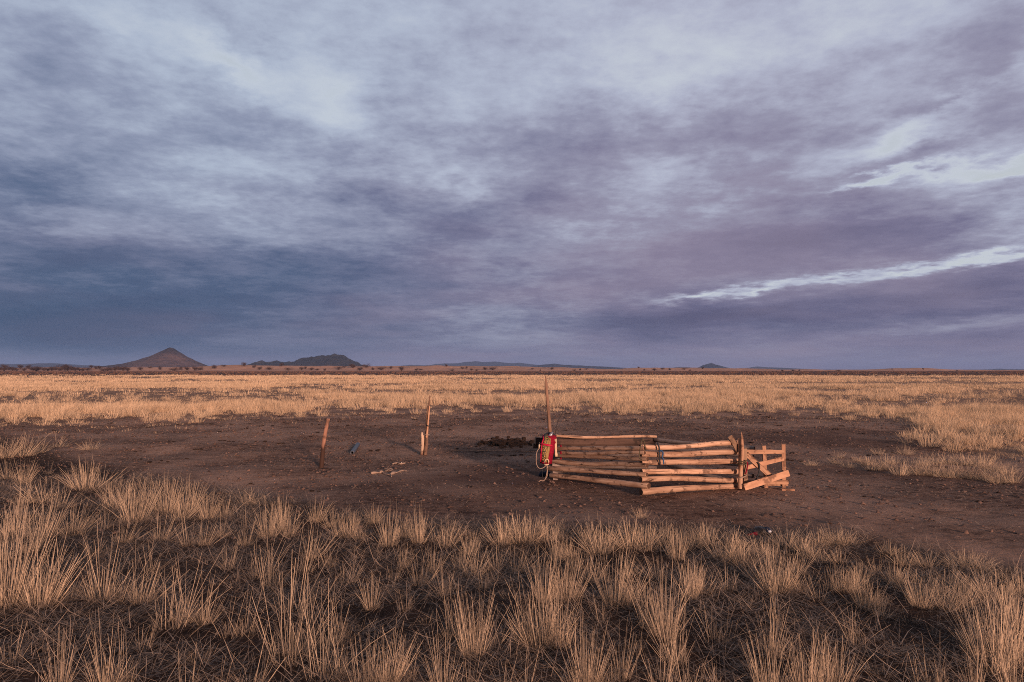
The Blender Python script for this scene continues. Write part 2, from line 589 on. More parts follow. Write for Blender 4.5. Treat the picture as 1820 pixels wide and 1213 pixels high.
def plain(name, c1, c2, scale=30.0, rough=0.8, spec=0.2, metal=0.0, bump=0.3):
    m, t_ = new_mat(name)
    ob = t_.add('ShaderNodeTexCoord').outputs['Object']
    n = t_.noise(ob, scale, 4, 0.6)
    finish(t_, t_.ramp(n, [(0.32, c1), (0.68, c2)]), rough, t_.bump(n, bump, 0.006), spec=spec, metal=metal)
    return m


def grass_mat(name, a, b, c, trans=0.25):
    m, t_ = new_mat(name)
    tint = t_.add('ShaderNodeAttribute', attribute_name='tint').outputs['Fac']
    rnd = t_.add('ShaderNodeObjectInfo').outputs['Random']
    col = t_.ramp(tint, [(0.0, c), (0.35, b), (0.75, a), (1.0, a)])
    pos = t_.add('ShaderNodeNewGeometry').outputs['Position']
    big = t_.noise(t_.mapping(pos, scale=(0.09, 0.13, 0.0)), 1.0, 3, 0.6)
    hsv = t_.add('ShaderNodeHueSaturation')
    t_.put(hsv.inputs['Color'], col)
    t_.put(hsv.inputs['Value'], t_.math('ADD', t_.range(big, 0.3, 0.7, 0.82, 1.12), t_.math('MULTIPLY', rnd, 0.12)))
    finish(t_, hsv.outputs[0], 0.65, trans=trans, spec=0.3)
    return m


M_LOG = wood('peeled_log_wood', (0.64, 0.42, 0.285), (0.33, 0.185, 0.115), (0.07, 0.038, 0.026), 0.4)
M_LOGG = wood('greyed_log_wood', (0.34, 0.27, 0.23), (0.24, 0.18, 0.15), (0.09, 0.065, 0.055), 0.3)
M_PLANK = wood('old_plank_wood', (0.10, 0.061, 0.046), (0.06, 0.036, 0.028), (0.025, 0.016, 0.013), 0.5)
M_BOARD = wood('sawn_board_wood', (0.56, 0.33, 0.205), (0.38, 0.205, 0.125), (0.11, 0.055, 0.035), 0.15)
M_BROWN = wood('brown_board_wood', (0.30, 0.19, 0.12), (0.20, 0.12, 0.08), (0.08, 0.045, 0.03), 0.3)
M_POLE = wood('weathered_pole_wood', (0.26, 0.155, 0.105), (0.15, 0.088, 0.06), (0.05, 0.03, 0.022), 0.5)
M_STAKE = wood('dark_foot_stake_wood', (0.33, 0.175, 0.12), (0.22, 0.11, 0.075), (0.09, 0.05, 0.035), 0.3, (0.42, (0.035, 0.019, 0.014)))
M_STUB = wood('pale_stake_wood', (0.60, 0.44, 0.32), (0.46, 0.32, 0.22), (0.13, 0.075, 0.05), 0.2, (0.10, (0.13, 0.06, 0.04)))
M_END = endgrain('log_end_grain', (0.12, 0.066, 0.042), (0.03, 0.018, 0.013))
M_ENDP = endgrain('board_end_grain', (0.46, 0.30, 0.20), (0.26, 0.15, 0.10))
M_STRAW = grass_mat('straw_stalk', (0.74, 0.565, 0.39), (0.43, 0.33, 0.24), (0.165, 0.14, 0.122), 0.12)
M_FIELD = grass_mat('straw_field', (0.74, 0.55, 0.36), (0.56, 0.405, 0.26), (0.29, 0.205, 0.14), 0.25)
M_LITTER = grass_mat('grass_litter', (0.50, 0.375, 0.275), (0.22, 0.17, 0.132), (0.075, 0.060, 0.052), 0.1)
M_DUNG = plain('dried_dung', (0.018, 0.012, 0.009), (0.05, 0.032, 0.024), 60, 0.95, 0.1, bump=0.8)
M_RED = plain('red_felt', (0.14, 0.003, 0.013), (0.30, 0.008, 0.032), 40, 0.85, 0.15)
M_REDB = plain('red_piping', (0.38, 0.005, 0.034), (0.52, 0.010, 0.058), 60, 0.6, 0.3)
M_CREAM = plain('cream_leather', (0.52, 0.37, 0.24), (0.66, 0.50, 0.34), 30, 0.6, 0.3)
M_ROPE = plain('pale_rope', (0.27, 0.19, 0.14), (0.42, 0.31, 0.24), 120, 0.9)
M_BLACK = plain('black_leather', (0.012, 0.010, 0.010), (0.035, 0.028, 0.026), 40, 0.5, 0.4)
M_STEEL = plain('grey_metal', (0.26, 0.26, 0.28), (0.40, 0.40, 0.43), 25, 0.45, 0.5, 0.6)
M_PIPE = plain('blue_grey_pipe', (0.045, 0.056, 0.070), (0.085, 0.10, 0.125), 25, 0.5, 0.5)
M_BLUE = plain('dark_blue_cloth', (0.010, 0.016, 0.035), (0.025, 0.04, 0.075), 30, 0.85)
M_BLUEC = plain('blue_cord', (0.02, 0.07, 0.17), (0.05, 0.13, 0.26), 60, 0.8)
M_DARKC = plain('dark_strap', (0.02, 0.024, 0.03), (0.05, 0.055, 0.06), 60, 0.8)
M_WIRE = plain('brown_wire_rope', (0.06, 0.05, 0.03), (0.14, 0.11, 0.07), 90, 0.7)
M_WHITE = plain('dull_white_plastic', (0.50, 0.52, 0.56), (0.68, 0.70, 0.74), 30, 0.5, 0.4)
M_SCRUB = plain('brown_scrub', (0.11, 0.066, 0.05), (0.22, 0.135, 0.10), 0.4, 0.95, 0.05)
M_SHRUB = plain('leafless_twigs', (0.045, 0.030, 0.026), (0.10, 0.066, 0.052), 0.6, 0.95, 0.05)


def pattern_mat():
    """gold brocade with dark green and black figures"""
    m, t_ = new_mat('gold_brocade')
    ob = t_.add('ShaderNodeTexCoord').outputs['Object']
    v = t_.mapping(ob, scale=(26, 26, 22))
    vo = t_.add('ShaderNodeTexVoronoi', feature='F1')
    t_.put(vo.inputs['Vector'], v)
    vo.inputs['Scale'].default_value = 1.0
    vo.inputs['Randomness'].default_value = 0.45
    rings = t_.math('SINE', t_.math('MULTIPLY', vo.outputs['Distance'], 15.0))
    c = t_.mix(t_.range(rings, -0.1, 0.25, 0, 1), (0.36, 0.22, 0.07), (0.015, 0.022, 0.018))
    c = t_.mix(t_.range(vo.outputs['Distance'], 0.10, 0.16, 1, 0), c, (0.52, 0.25, 0.05))
    finish(t_, c, 0.6, spec=0.3)
    return m


M_PAT = pattern_mat()
M_GOLD = plain('gold_cloth', (0.22, 0.14, 0.05), (0.34, 0.22, 0.085), 45, 0.6, 0.3)

# ------------------------------------------------------------------ the lie of the land
EDGE = np.array([(-200, 748), (0, 745), (60, 747), (130, 741), (200, 739), (260, 742), (350, 742), (390, 733), (450, 733), (520, 728), (600, 722),
                 (680, 722), (740, 719), (820, 716), (850, 716), (1000, 720), (1060, 718), (1100, 725), (1180, 727), (1230, 723), (1300, 729),
                 (1340, 722), (1420, 722), (1500, 726), (1540, 738), (1600, 745), (1640, 742), (1655, 778), (1690, 790), (1740, 800),
                 (1820, 806), (2100, 830)], float)
FORE = np.array([(-400, 770), (0, 775), (70, 800), (120, 815), (180, 832), (300, 860), (430, 880), (560, 905), (700, 935), (860, 940), (1210, 938),
                 (1400, 945), (1540, 955), (1700, 985), (1760, 1000), (1820, 1015), (2200, 1080)], float)


def field_cover(x, y, jit=0.0):
    """0..1: how much straw grass stands at ground points beyond the trodden patch"""
    px, py = to_px(x, y)
    py = py + jit
    d = np.hypot(x, y)
    m = fbm(x / 15.0 + 3.1, y / 9.0 + 8.2, 3) * 0.70 + fbm(x / 3.0 + 31, y / 3.0 + 2, 2) * 0.30
    far = np.clip((d - 60) / 90, 0, 1)
    e = np.interp(px, EDGE[:, 0], EDGE[:, 1])
    near = np.clip((e + 26 * (fbm(px / 26.0, py * 0 + 3, 3) - 0.5) - py) / 4.0, 0, 1)
    band = np.clip((e - 4 - py) / 6, 0, 1)                      # gaps open only behind the first rank of tufts
    edge_of_field = np.clip((205 + 30 * (fbm(x / 40.0, y * 0 + 5, 2) - 0.5) - d) / 12, 0, 1)
    hole = np.clip((m - (0.525 + 0.014 * far)) / 0.03, 0, 1)
    return near * edge_of_field * np.maximum(hole, 1 - band)


def gap_tan(x, y):
    px, py = to_px(x, y)
    return np.clip((np.interp(px, EDGE[:, 0], EDGE[:, 1]) + 12 - py) / 25, 0, 1)


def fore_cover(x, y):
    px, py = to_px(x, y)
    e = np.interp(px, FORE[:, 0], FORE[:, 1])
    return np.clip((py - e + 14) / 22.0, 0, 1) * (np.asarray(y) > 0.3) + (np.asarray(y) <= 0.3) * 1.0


def dark_soil(x, y):
    g = lambda cx, cy, sx, sy: np.exp(-(((x - cx) / sx) ** 2 + ((y - cy) / sy) ** 2))
    a = 0.9 * g(7.3, 17.5, 2.6, 2.0) + 0.75 * g(2.3, 10.7, 1.8, 1.3) + 0.7 * g(0.2, 11.2, 1.4, 0.9) + 0.6 * g(-1.8, 10.6, 2.0, 1.0)
    a = a + 0.5 * g(-0.5, 8.6, 3.0, 0.8) + 0.55 * g(5.0, 12.0, 3.0, 1.4)
    return np.clip(a + 0.9 * (fbm(x / 2.5 + 5, y / 1.6 + 1, 3) - 0.5), 0, 1)


def build_ground():
    rr = np.concatenate([[0.0], np.geomspace(0.6, 9000.0, 520)])
    front = np.arange(-52, 52.01, 0.22)
    back = np.arange(55, 305.1, 5.0)
    ang = np.radians(np.concatenate([front, back]))
    A, Rr = np.meshgrid(ang, rr[1:])
    X, Y = Rr * np.sin(A), Rr * np.cos(A)
    Z = gzv(X, Y)
    V = np.concatenate([[[0, 0, 0]], np.stack([X.ravel(), Y.ravel(), Z.ravel()], 1)])
    na, nr = len(ang), len(rr) - 1
    i, j = np.meshgrid(np.arange(nr - 1), np.arange(na), indexing='ij')
    a = 1 + i * na + j
    b = 1 + i * na + (j + 1) % na
    c, d = b + na, a + na
    T = np.concatenate([np.stack([a.ravel(), d.ravel(), c.ravel()], 1), np.stack([a.ravel(), c.ravel(), b.ravel()], 1),
                        np.stack([np.zeros(na, int), 1 + np.arange(na), 1 + (np.arange(na) + 1) % na], 1)])
    m, t_ = new_mat('steppe_soil')
    pos = t_.add('ShaderNodeNewGeometry').outputs['Position']
    cov = t_.add('ShaderNodeAttribute', attribute_name='cover').outputs['Fac']
    drk = t_.add('ShaderNodeAttribute', attribute_name='dark_patch').outputs['Fac']
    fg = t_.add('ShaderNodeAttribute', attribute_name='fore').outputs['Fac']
    scr = t_.add('ShaderNodeAttribute', attribute_name='scrub').outputs['Fac']
    fine = t_.noise(pos, 38.0, 6, 0.7)
    chaff = t_.noise(t_.mapping(pos, scale=(20, 32, 20)), 1.0, 3, 0.75)
    mid = t_.noise(pos, 2.2, 5, 0.6)
    big = t_.noise(pos, 0.35, 4, 0.6)
    soil = t_.ramp(fine, [(0.30, (0.20, 0.128, 0.098)), (0.70, (0.38, 0.245, 0.185))])
    clod = t_.noise(t_.mapping(pos, scale=(4.5, 6.5, 5)), 1.0, 6, 0.72)
    soil = t_.mix(t_.range(mid, 0.40, 0.68, 0, 0.65), soil, (0.145, 0.088, 0.068))
    soil = t_.mix(t_.range(clod, 0.48, 0.58, 0, 0.85), soil, (0.070, 0.042, 0.033))
    clod2 = t_.noise(t_.mapping(pos, (4, 9, 1), scale=(9, 14, 9)), 1.0, 5, 0.7)
    soil = t_.mix(t_.range(clod2, 0.55, 0.66, 0, 0.7), soil, (0.55, 0.37, 0.27))
    soil = t_.mix(t_.range(big, 0.40, 0.62, 0, 0.65), soil, (0.60, 0.40, 0.30))
    chf = t_.mix(t_.range(mid, 0.3, 0.7, 0, 1), (0.46, 0.30, 0.20), (0.33, 0.21, 0.145))
    amt = t_.math('MULTIPLY', t_.range(chaff, 0.52, 0.66, 0, 0.85), t_.math('SUBTRACT', 1.0, t_.math('MULTIPLY', drk, 0.75)))
    soil = t_.mix(amt, soil, chf)
    soil = t_.mix(t_.math('MULTIPLY', drk, 0.75), soil, t_.mix(0.4, (0.085, 0.048, 0.040), t_.ramp(fine, [(0.3, (0.05, 0.03, 0.024)), (0.7, (0.19, 0.115, 0.09))])))  # soil darker in soft patches around the pen
    soil = t_.mix(t_.math('MULTIPLY', fg, 0.85), soil, t_.ramp(t_.noise(pos, 14.0, 6, 0.75), [(0.34, (0.010, 0.007, 0.006)), (0.70, (0.065, 0.046, 0.038))]))  # dark foreground soil, with the shade among its grass painted into the colour
    stubble = t_.ramp(t_.noise(t_.mapping(pos, scale=(1.2, 1.8, 1)), 1.0, 6, 0.65), [(0.3, (0.27, 0.175, 0.115)), (0.7, (0.47, 0.315, 0.205))])
    soil = t_.mix(t_.math('MULTIPLY', cov, 0.9), soil, stubble)
    scrubc = t_.ramp(t_.noise(t_.mapping(pos, scale=(0.10, 0.05, 1)), 1.0, 6, 0.7), [(0.32, (0.075, 0.046, 0.036)), (0.68, (0.21, 0.128, 0.095))])
    soil = t_.mix(scr, soil, scrubc)
    h = t_.math('ADD', t_.math('MULTIPLY', fine, 0.35), t_.math('ADD', t_.math('MULTIPLY', chaff, 0.4), t_.math('MULTIPLY', clod, 1.2)))
    finish(t_, soil, 0.95, t_.bump(h, 1.0, 0.10), spec=0.05)
    me = tri_mesh('ground', V, T, m)
    x, y = V[:, 0], V[:, 1]
    front_ = y > 1.0
    ys = np.where(front_, y, 1.0)
    for nm, val in (('cover', np.where(front_, 0.55 * gap_tan(x, ys) + 0.30 * field_cover(x, ys), 0.5)), ('dark_patch', dark_soil(x, y)), ('fore', fore_cover(x, ys)),
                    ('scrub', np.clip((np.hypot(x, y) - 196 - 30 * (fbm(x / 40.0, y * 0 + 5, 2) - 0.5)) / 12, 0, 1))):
        a_ = me.attributes.new(nm, 'FLOAT', 'POINT')
        a_.data.foreach_set('value', np.ascontiguousarray(val, np.float32))
    me.polygons.foreach_set('use_smooth', [True] * len(me.polygons))
    tag(link('ground', me), 'dark trodden steppe soil running out to straw grassland', None, None, 'structure')


build_ground()


# ------------------------------------------------------------------ dunes, hills, ranges
def hill_mat(name, a, b, c, sc, cap=None, relief=0.9):
    m, t_ = new_mat(name)
    pos = t_.add('ShaderNodeNewGeometry').outputs['Position']
    n = t_.noise(pos, sc, 7, 0.65)
    n2 = t_.noise(pos, sc * 0.3, 4, 0.55)
    col = t_.mix(t_.range(n2, 0.4, 0.62, 0, 1), t_.ramp(n, [(0.3, a), (0.7, b)]), c)
    col = t_.mix(t_.range(t_.noise(pos, sc * 5, 3, 0.6), 0.55, 0.7, 0, 0.5), col, a)
    if cap:                                            # bare dark rock towards the summit
        hz_ = t_.add('ShaderNodeSeparateXYZ')
        t_.put(hz_.inputs[0], pos)
        hh_ = t_.math('MULTIPLY_ADD', t_.math('SUBTRACT', n, 0.5), cap[1], hz_.outputs[2])
        col = t_.mix(t_.range(hh_, cap[0] - 6, cap[0] + 6, 0, 0.85), col, cap[2])
    finish(t_, col, 0.95, t_.bump(n, 0.9, relief / sc), spec=0.05)
    return m


def grid_mesh(name, X, Y, Z, mat):
    ny, nx = X.shape
    V = np.stack([X.ravel(), Y.ravel(), Z.ravel()], 1)
    i, j = np.meshgrid(np.arange(ny - 1), np.arange(nx - 1), indexing='ij')
    a = (i * nx + j).ravel()
    T = np.concatenate([np.stack([a, a + 1, a + nx + 1], 1), np.stack([a, a + nx + 1, a + nx], 1)])
    me = tri_mesh(name, V, T, mat)
    me.polygons.foreach_set('use_smooth', [True] * len(me.polygons))
    return me


DUNE_D = 900.0
DUNE = np.array([(-700, 655), (-200, 655), (0, 653.5), (200, 653.5), (340, 652.5), (380, 649.5), (420, 648.5), (470, 649.5), (560, 651), (640, 650.5), (740, 650.5), (780, 649.5),
                 (880, 651), (980, 652.5), (1060, 655), (1100, 655), (1130, 652.5), (1200, 653.5), (1280, 655), (1420, 656.5), (1480, 657), (1540, 656),
                 (1620, 653.8), (1700, 656), (1760, 658), (2100, 659), (2500, 658)], float)


def dune_z(x, y):
    px = 910 + x / y * F
    top = CAMH + (657 - np.interp(px, DUNE[:, 0], DUNE[:, 1])) / F * DUNE_D
    u = (y - DUNE_D) / np.where(y < DUNE_D, 300.0, 260.0)
    n = (fbm(x / 35.0 + 7, y / 60.0, 4) - 0.5)
    s_ = np.clip(1 - np.abs(u), 0, 1)
    s_ = s_ * s_ * (3 - 2 * s_)
    crest = np.clip((s_ - 0.62) / 0.38, 0, 1)
    crest = crest * crest * (3 - 2 * crest)
    return (top + n * 3.4) * (0.35 * s_ + 0.65 * crest) - 0.6


dx_ = np.linspace(-1000, 1000, 420)
dy_ = np.linspace(580, 1180, 120)
DX, DY = np.meshgrid(dx_, dy_)
me_ = grid_mesh('sand_dunes', DX, DY, dune_z(DX, DY), hill_mat('dune_sand', (0.34, 0.19, 0.125), (0.74, 0.44, 0.29), (0.62, 0.35, 0.225), 0.035, relief=0.12))
tag(link('sand_dunes', me_), 'low orange sand dunes along the horizon', None, None, 'structure')


def profile_hill(name, prof, D, mat, label, cone=None, depth=0.6, rough=0.10, amp_noise=1.0, nseed=0.0):
    """hill with the photo's outline at distance D and real depth; cone = peak pixel x for a round hill"""
    prof = np.array(prof, float)
    xs = (prof[:, 0] - 910) / F * D
    hs = CAMH + (657 - prof[:, 1]) / F * D
    wdt = xs[-1] - xs[0]
    nx = 260
    if cone is not None:
        xc = (cone - 910) / F * D
        rmax = max(xc - xs[0], xs[-1] - xc) * 1.02
        gx, gy = np.meshgrid(np.linspace(-rmax, rmax, nx), np.linspace(-rmax, rmax, nx))
        r = np.hypot(gx, gy) + 1e-6
        c = (1 + gx / r) / 2
        c = c * c * (3 - 2 * c)
        q = 1 + 0.10 * (fbm(np.arctan2(gy, gx) * 3 + 20 + nseed, r / rmax * 1.5, 3) - 0.5) * np.minimum(1, np.abs(gy) / (0.1 * rmax))
        z = np.interp(xc - r * q, xs, hs, left=-4, right=0) * (1 - c) + np.interp(xc + r * q, xs, hs, left=0, right=-4) * c
        z = z + (fbm(gx / rmax * 9 + 3, gy / rmax * 9, 4) - 0.5) * rough * hs.max() * np.clip(1 - r / rmax, 0, 1)
        X, Y = gx + xc, gy + D
    else:
        dep = wdt * depth
        gx, gy = np.meshgrid(np.linspace(xs[0], xs[-1], nx), np.linspace(-1, 1, 90))
        base = np.interp(gx, xs, hs)
        mean = np.interp(gx, xs, np.convolve(np.pad(hs, 1, 'edge'), [0.25, 0.5, 0.25], 'valid'))
        wob = (fbm(gx / wdt * 14 + nseed, gy * 0 + 2, 3) - 0.5) * 0.35
        s_ = np.clip(1 - np.abs(gy + wob * (np.abs(gy) > 0.02) * np.abs(gy)), 0, 1) ** 1.1
        z = np.where(np.abs(gy) < 0.08, base, mean) * s_ - (1 - s_) * 3
        z = z + (fbm(gx / wdt * 30 + nseed, gy * 6 + 3, 4) - 0.5) * rough * hs.max() * np.sqrt(np.clip(s_, 0, 1)) * amp_noise
        X, Y = gx * (1 + gy * dep / D * 0), gy * dep + D
    me = grid_mesh(name, X, Y, z, mat)
    tag(link(name, me), label, None, None, 'structure')


H_BROWN = hill_mat('brown_hill_rock', (0.055, 0.040, 0.036), (0.105, 0.072, 0.061), (0.125, 0.084, 0.070), 0.020, (60, 45, (0.030, 0.025, 0.024)), relief=0.45)
H_OLIVE = hill_mat('dark_hill_rock', (0.030, 0.030, 0.024), (0.060, 0.050, 0.040), (0.042, 0.038, 0.031), 0.012)
H_FAR = hill_mat('far_range_rock', (0.020, 0.020, 0.026), (0.042, 0.036, 0.042), (0.03, 0.028, 0.034), 0.004)
profile_hill('conical_hill', [(180, 657), (195, 652), (228, 647.5), (250, 641.5), (270, 634), (285, 626), (296, 620.5), (302, 618), (308, 619.5), (316, 625.5),
                              (330, 634), (345, 642), (362, 649.5), (376, 654), (384, 657)], 2500, H_BROWN,
             'brown cone-shaped hill with a dark pointed top', cone=302, rough=0.07)
profile_hill('flat_topped_hill', [(420, 657), (438, 651), (450, 646), (462, 642), (470, 643.5), (490, 642.5), (510, 645), (524, 643), (532, 638), (541, 634.5), (556, 634.5),
                                  (570, 631.5), (585, 630), (600, 629.5), (611, 630.5), (618, 635), (626, 640.5), (636, 646), (648, 651), (662, 657)], 3000, H_OLIVE,
             'dark flat-topped rocky hill with a low spur to its left', depth=0.45, rough=0.22)
profile_hill('mountain_range', [(640, 657), (700, 652.5), (730, 648.5), (760, 649.5), (790, 646), (820, 645), (845, 642.5), (860, 643.5), (880, 642.5), (900, 645), (920, 645),
                                (945, 648), (975, 650), (1010, 649), (1060, 651.5), (1110, 655), (1140, 658)], 8000, H_FAR,
             'faint blue mountain range low on the horizon', depth=0.3, rough=0.16, nseed=3)
profile_hill('mountain_range', [(925, 657), (945, 651), (965, 648.5), (985, 646.5), (1000, 648.5), (1020, 649.5), (1050, 651), (1085, 652.5), (1110, 654.5), (1130, 657)], 5500, H_FAR,
             'darker purple ridge in front of the blue range', depth=0.4, rough=0.10, nseed=5)
profile_hill('mountain_range', [(-260, 657), (-120, 650), (0, 646.8), (40, 647.5), (70, 645.8), (100, 646), (130, 648), (180, 651), (230, 655), (260, 657)], 6500, H_FAR,
             'thin dark blue range at the far left', depth=0.3, rough=0.06, nseed=8)
profile_hill('purple_hill', [(1226, 657), (1240, 654), (1250, 649.5), (1258, 647), (1264, 645.5), (1272, 648.5), (1284, 652), (1296, 655), (1306, 657)], 5200, H_FAR,
             'small purple hill right of the pen', cone=1264, rough=0.10)
profile_hill('mountain_range', [(1180, 657), (1205, 652.5), (1222, 653), (1240, 655), (1300, 656), (1330, 654), (1347, 651.5), (1362, 653), (1400, 654.5), (1440, 657)], 7000, H_FAR,
             'faint far ridge on the right of the horizon', depth=0.3, rough=0.10, nseed=9)
profile_hill('mountain_range', [(1740, 659), (1762, 657), (1775, 655.5), (1790, 656.8), (1830, 657), (1880, 655), (1980, 659)], 7600, H_FAR,
             'tiny far peak at the right edge', depth=0.3, rough=0.08, nseed=12)


# ------------------------------------------------------------------ shrubs on the dunes
def shrub_mesh(seed, wide):
    rn = random.Random(seed)
    b = MB()
    tips = []
    for k in range(7):
        q = rn.uniform(0, 6.28)
        tilt = rn.uniform(0.2, 1.0)
        d0 = Vector((math.cos(q) * math.sin(tilt) * wide, math.sin(q) * math.sin(tilt) * wide, math.cos(tilt)))
        L = rn.uniform(0.5, 0.8)
        p0, p1, p2 = Vector((0, 0, -0.05)), d0 * L * 0.5 + Vector((0, 0, 0.04)), d0 * L
        b.tube([p0, p1, p2], [0.035, 0.022, 0.01], 5)
        tips += [p1, p2, (p1 + p2) / 2]
    me_v, me_f = list(b.v), list(b.f)
    for c in tips:
        for k in range(34):
            o = Vector((rn.gauss(0, 1), rn.gauss(0, 1), rn.gauss(0, 0.7))) * 0.14
            o.x *= wide
            o.y *= wide
            p = c + o
            p.z = abs(p.z)
            a = Vector((rn.gauss(0, 1), rn.gauss(0, 1), rn.gauss(0, 1))).normalized() * rn.uniform(0.04, 0.085)
            c2 = a.cross(Vector((rn.gauss(0, 1), rn.gauss(0, 1), rn.gauss(0, 1)))).normalized() * rn.uniform(0.012, 0.03)
            n = len(me_v)
            me_v += [p - a, p + c2, p + a, p - c2]
            me_f.append([n, n + 1, n + 2, n + 3])
    me = bpy.data.meshes.new('shrub')
    me.from_pydata(me_v, [], me_f)
    me.materials.append(M_SHRUB)
    me.update()
    return me


SHRUBS = [shrub_mesh(100 + k, wd) for k, wd in enumerate((1.0, 1.3, 1.6, 1.1, 1.9, 1.4))]
_shr = [(x, 655.5, random.uniform(7, 11), 'dense') for x in range(2, 232, 7)] + [(116, 655, 15, 'tall'), (8, 655, 11, 'dense'), (62, 655, 11, 'dense')]
_shr += [(x, 656, h, 'hill') for x, h in ((227, 9), (250, 8), (268, 5), (286, 8), (311, 10), (322, 8), (333, 9), (347, 10), (356, 9), (382, 9), (398, 5))]
_shr += [(x, 657, h, 'sand') for x, h in ((434, 9), (452, 7), (462, 7), (479, 8), (500, 8), (513, 8), (536, 8), (543, 6), (554, 7), (564, 5), (577, 6), (602, 9), (612, 5),
                                         (627, 10), (640, 9), (652, 10), (663, 7), (678, 9), (695, 7), (714, 11), (740, 6), (747, 5), (794, 6), (804, 6), (822, 6), (829, 6),
                                         (838, 5), (847, 5), (863, 8), (876, 8))]
_shr += [(x, 656.5, h, 'right') for x, h in ((946, 4), (960, 4), (981, 6), (1021, 5), (1031, 5), (1042, 4), (1135, 4), (1145, 4), (1163, 6), (1178, 5), (1190, 5), (1216, 5),
                                             (1226, 4), (1249, 5), (1390, 4), (1409, 5), (1420, 4), (1490, 5), (1585, 3), (1640, 4), (1700, 3))]
_lab = {'dense': 'dark leafless shrub in the long dense row at the far left', 'hill': 'dark bare shrub standing below the brown cone hill',
        'tall': 'tallest dark shrub rising above the dense row at far left', 'sand': 'round dark shrub dotted on the orange sand ridge left of the pole',
        'right': 'tiny dark shrub on the skyline right of the tall pole'}
for i, (px, py, h, zone) in enumerate(_shr):
    D = random.uniform(690, 840)
    x = (px - 910) / F * D
    s_ = h * D / F * 0.92
    o = link('shrub', SHRUBS[i % len(SHRUBS)], None, (x, D, float(dune_z(np.float64(x), np.float64(D))) - 0.05))
    o.rotation_euler = (0, 0, random.uniform(0, 6.28))
    wd = random.uniform(0.9, 1.25)
    o.scale = (s_ * wd, s_ * wd, s_)
    tag(o, _lab[zone], 'shrub', None if zone == 'tall' else 'shrubs along the horizon')

# low scrub on the dark plain between the grass and the dunes
n = 4200
d_ = np.sqrt(RNG.uniform(205 ** 2, 640 ** 2, n))
a_ = RNG.uniform(-0.78, 0.78, n)
X, Y = d_ * a_, d_
V, T = [], []
nb = 10
bx = np.repeat(X, nb) + RNG.normal(0, 0.45, n * nb)
by = np.repeat(Y, nb) + RNG.normal(0, 0.45, n * nb)
hh = RNG.uniform(0.15, 0.6, n * nb)
q = RNG.uniform(0, 6.28, n * nb)
ww = RNG.uniform(0.05, 0.16, n * nb)
v0 = np.stack([bx - np.cos(q) * ww, by - np.sin(q) * ww, -0.05 + 0 * bx], 1)
v1 = np.stack([bx + np.cos(q) * ww, by + np.sin(q) * ww, -0.05 + 0 * bx], 1)
v2 = np.stack([bx + RNG.normal(0, 0.12, n * nb), by + RNG.normal(0, 0.12, n * nb), hh], 1)
me_ = tri_mesh('scrub', np.stack([v0, v1, v2], 1).reshape(-1, 3), np.arange(n * nb * 3).reshape(-1, 3), M_SCRUB)
tag(link('scrub', me_), 'low dark scrub covering the plain before the dunes', None, None, 'stuff')


# ------------------------------------------------------------------ grass field (beyond the trodden patch): nobody could count it
def blades(bx, by, bz, h, tilt, q, wd, curve):
    """five-vertex blades, vectorised -> verts (n*5,3), tris"""
    n = len(bx)
    dxy = np.stack([np.cos(q), np.sin(q)], 1)
    side = np.stack([-np.sin(q + RNG.normal(0, 0.9, n)), np.cos(q + RNG.normal(0, 0.9, n)), 0 * q], 1) * wd[:, None]
    base = np.stack([bx, by, bz], 1)
    t1, t2 = tilt, np.minimum(tilt + curve, 1.5)
    mid = base + np.concatenate([dxy * np.sin(t1)[:, None], np.cos(t1)[:, None]], 1) * (h * 0.55)[:, None]
    tip = mid + np.concatenate([dxy * np.sin(t2)[:, None], np.cos(t2)[:, None]], 1) * (h * 0.45)[:, None]
    V = np.stack([base - side, base + side, mid - side * 0.8, mid + side * 0.8, tip], 1).reshape(-1, 3)
    k = np.arange(n)[:, None] * 5
    T = np.concatenate([k + [0, 1, 3], k + [0, 3, 2], k + [2, 3, 4]])
    return V, T


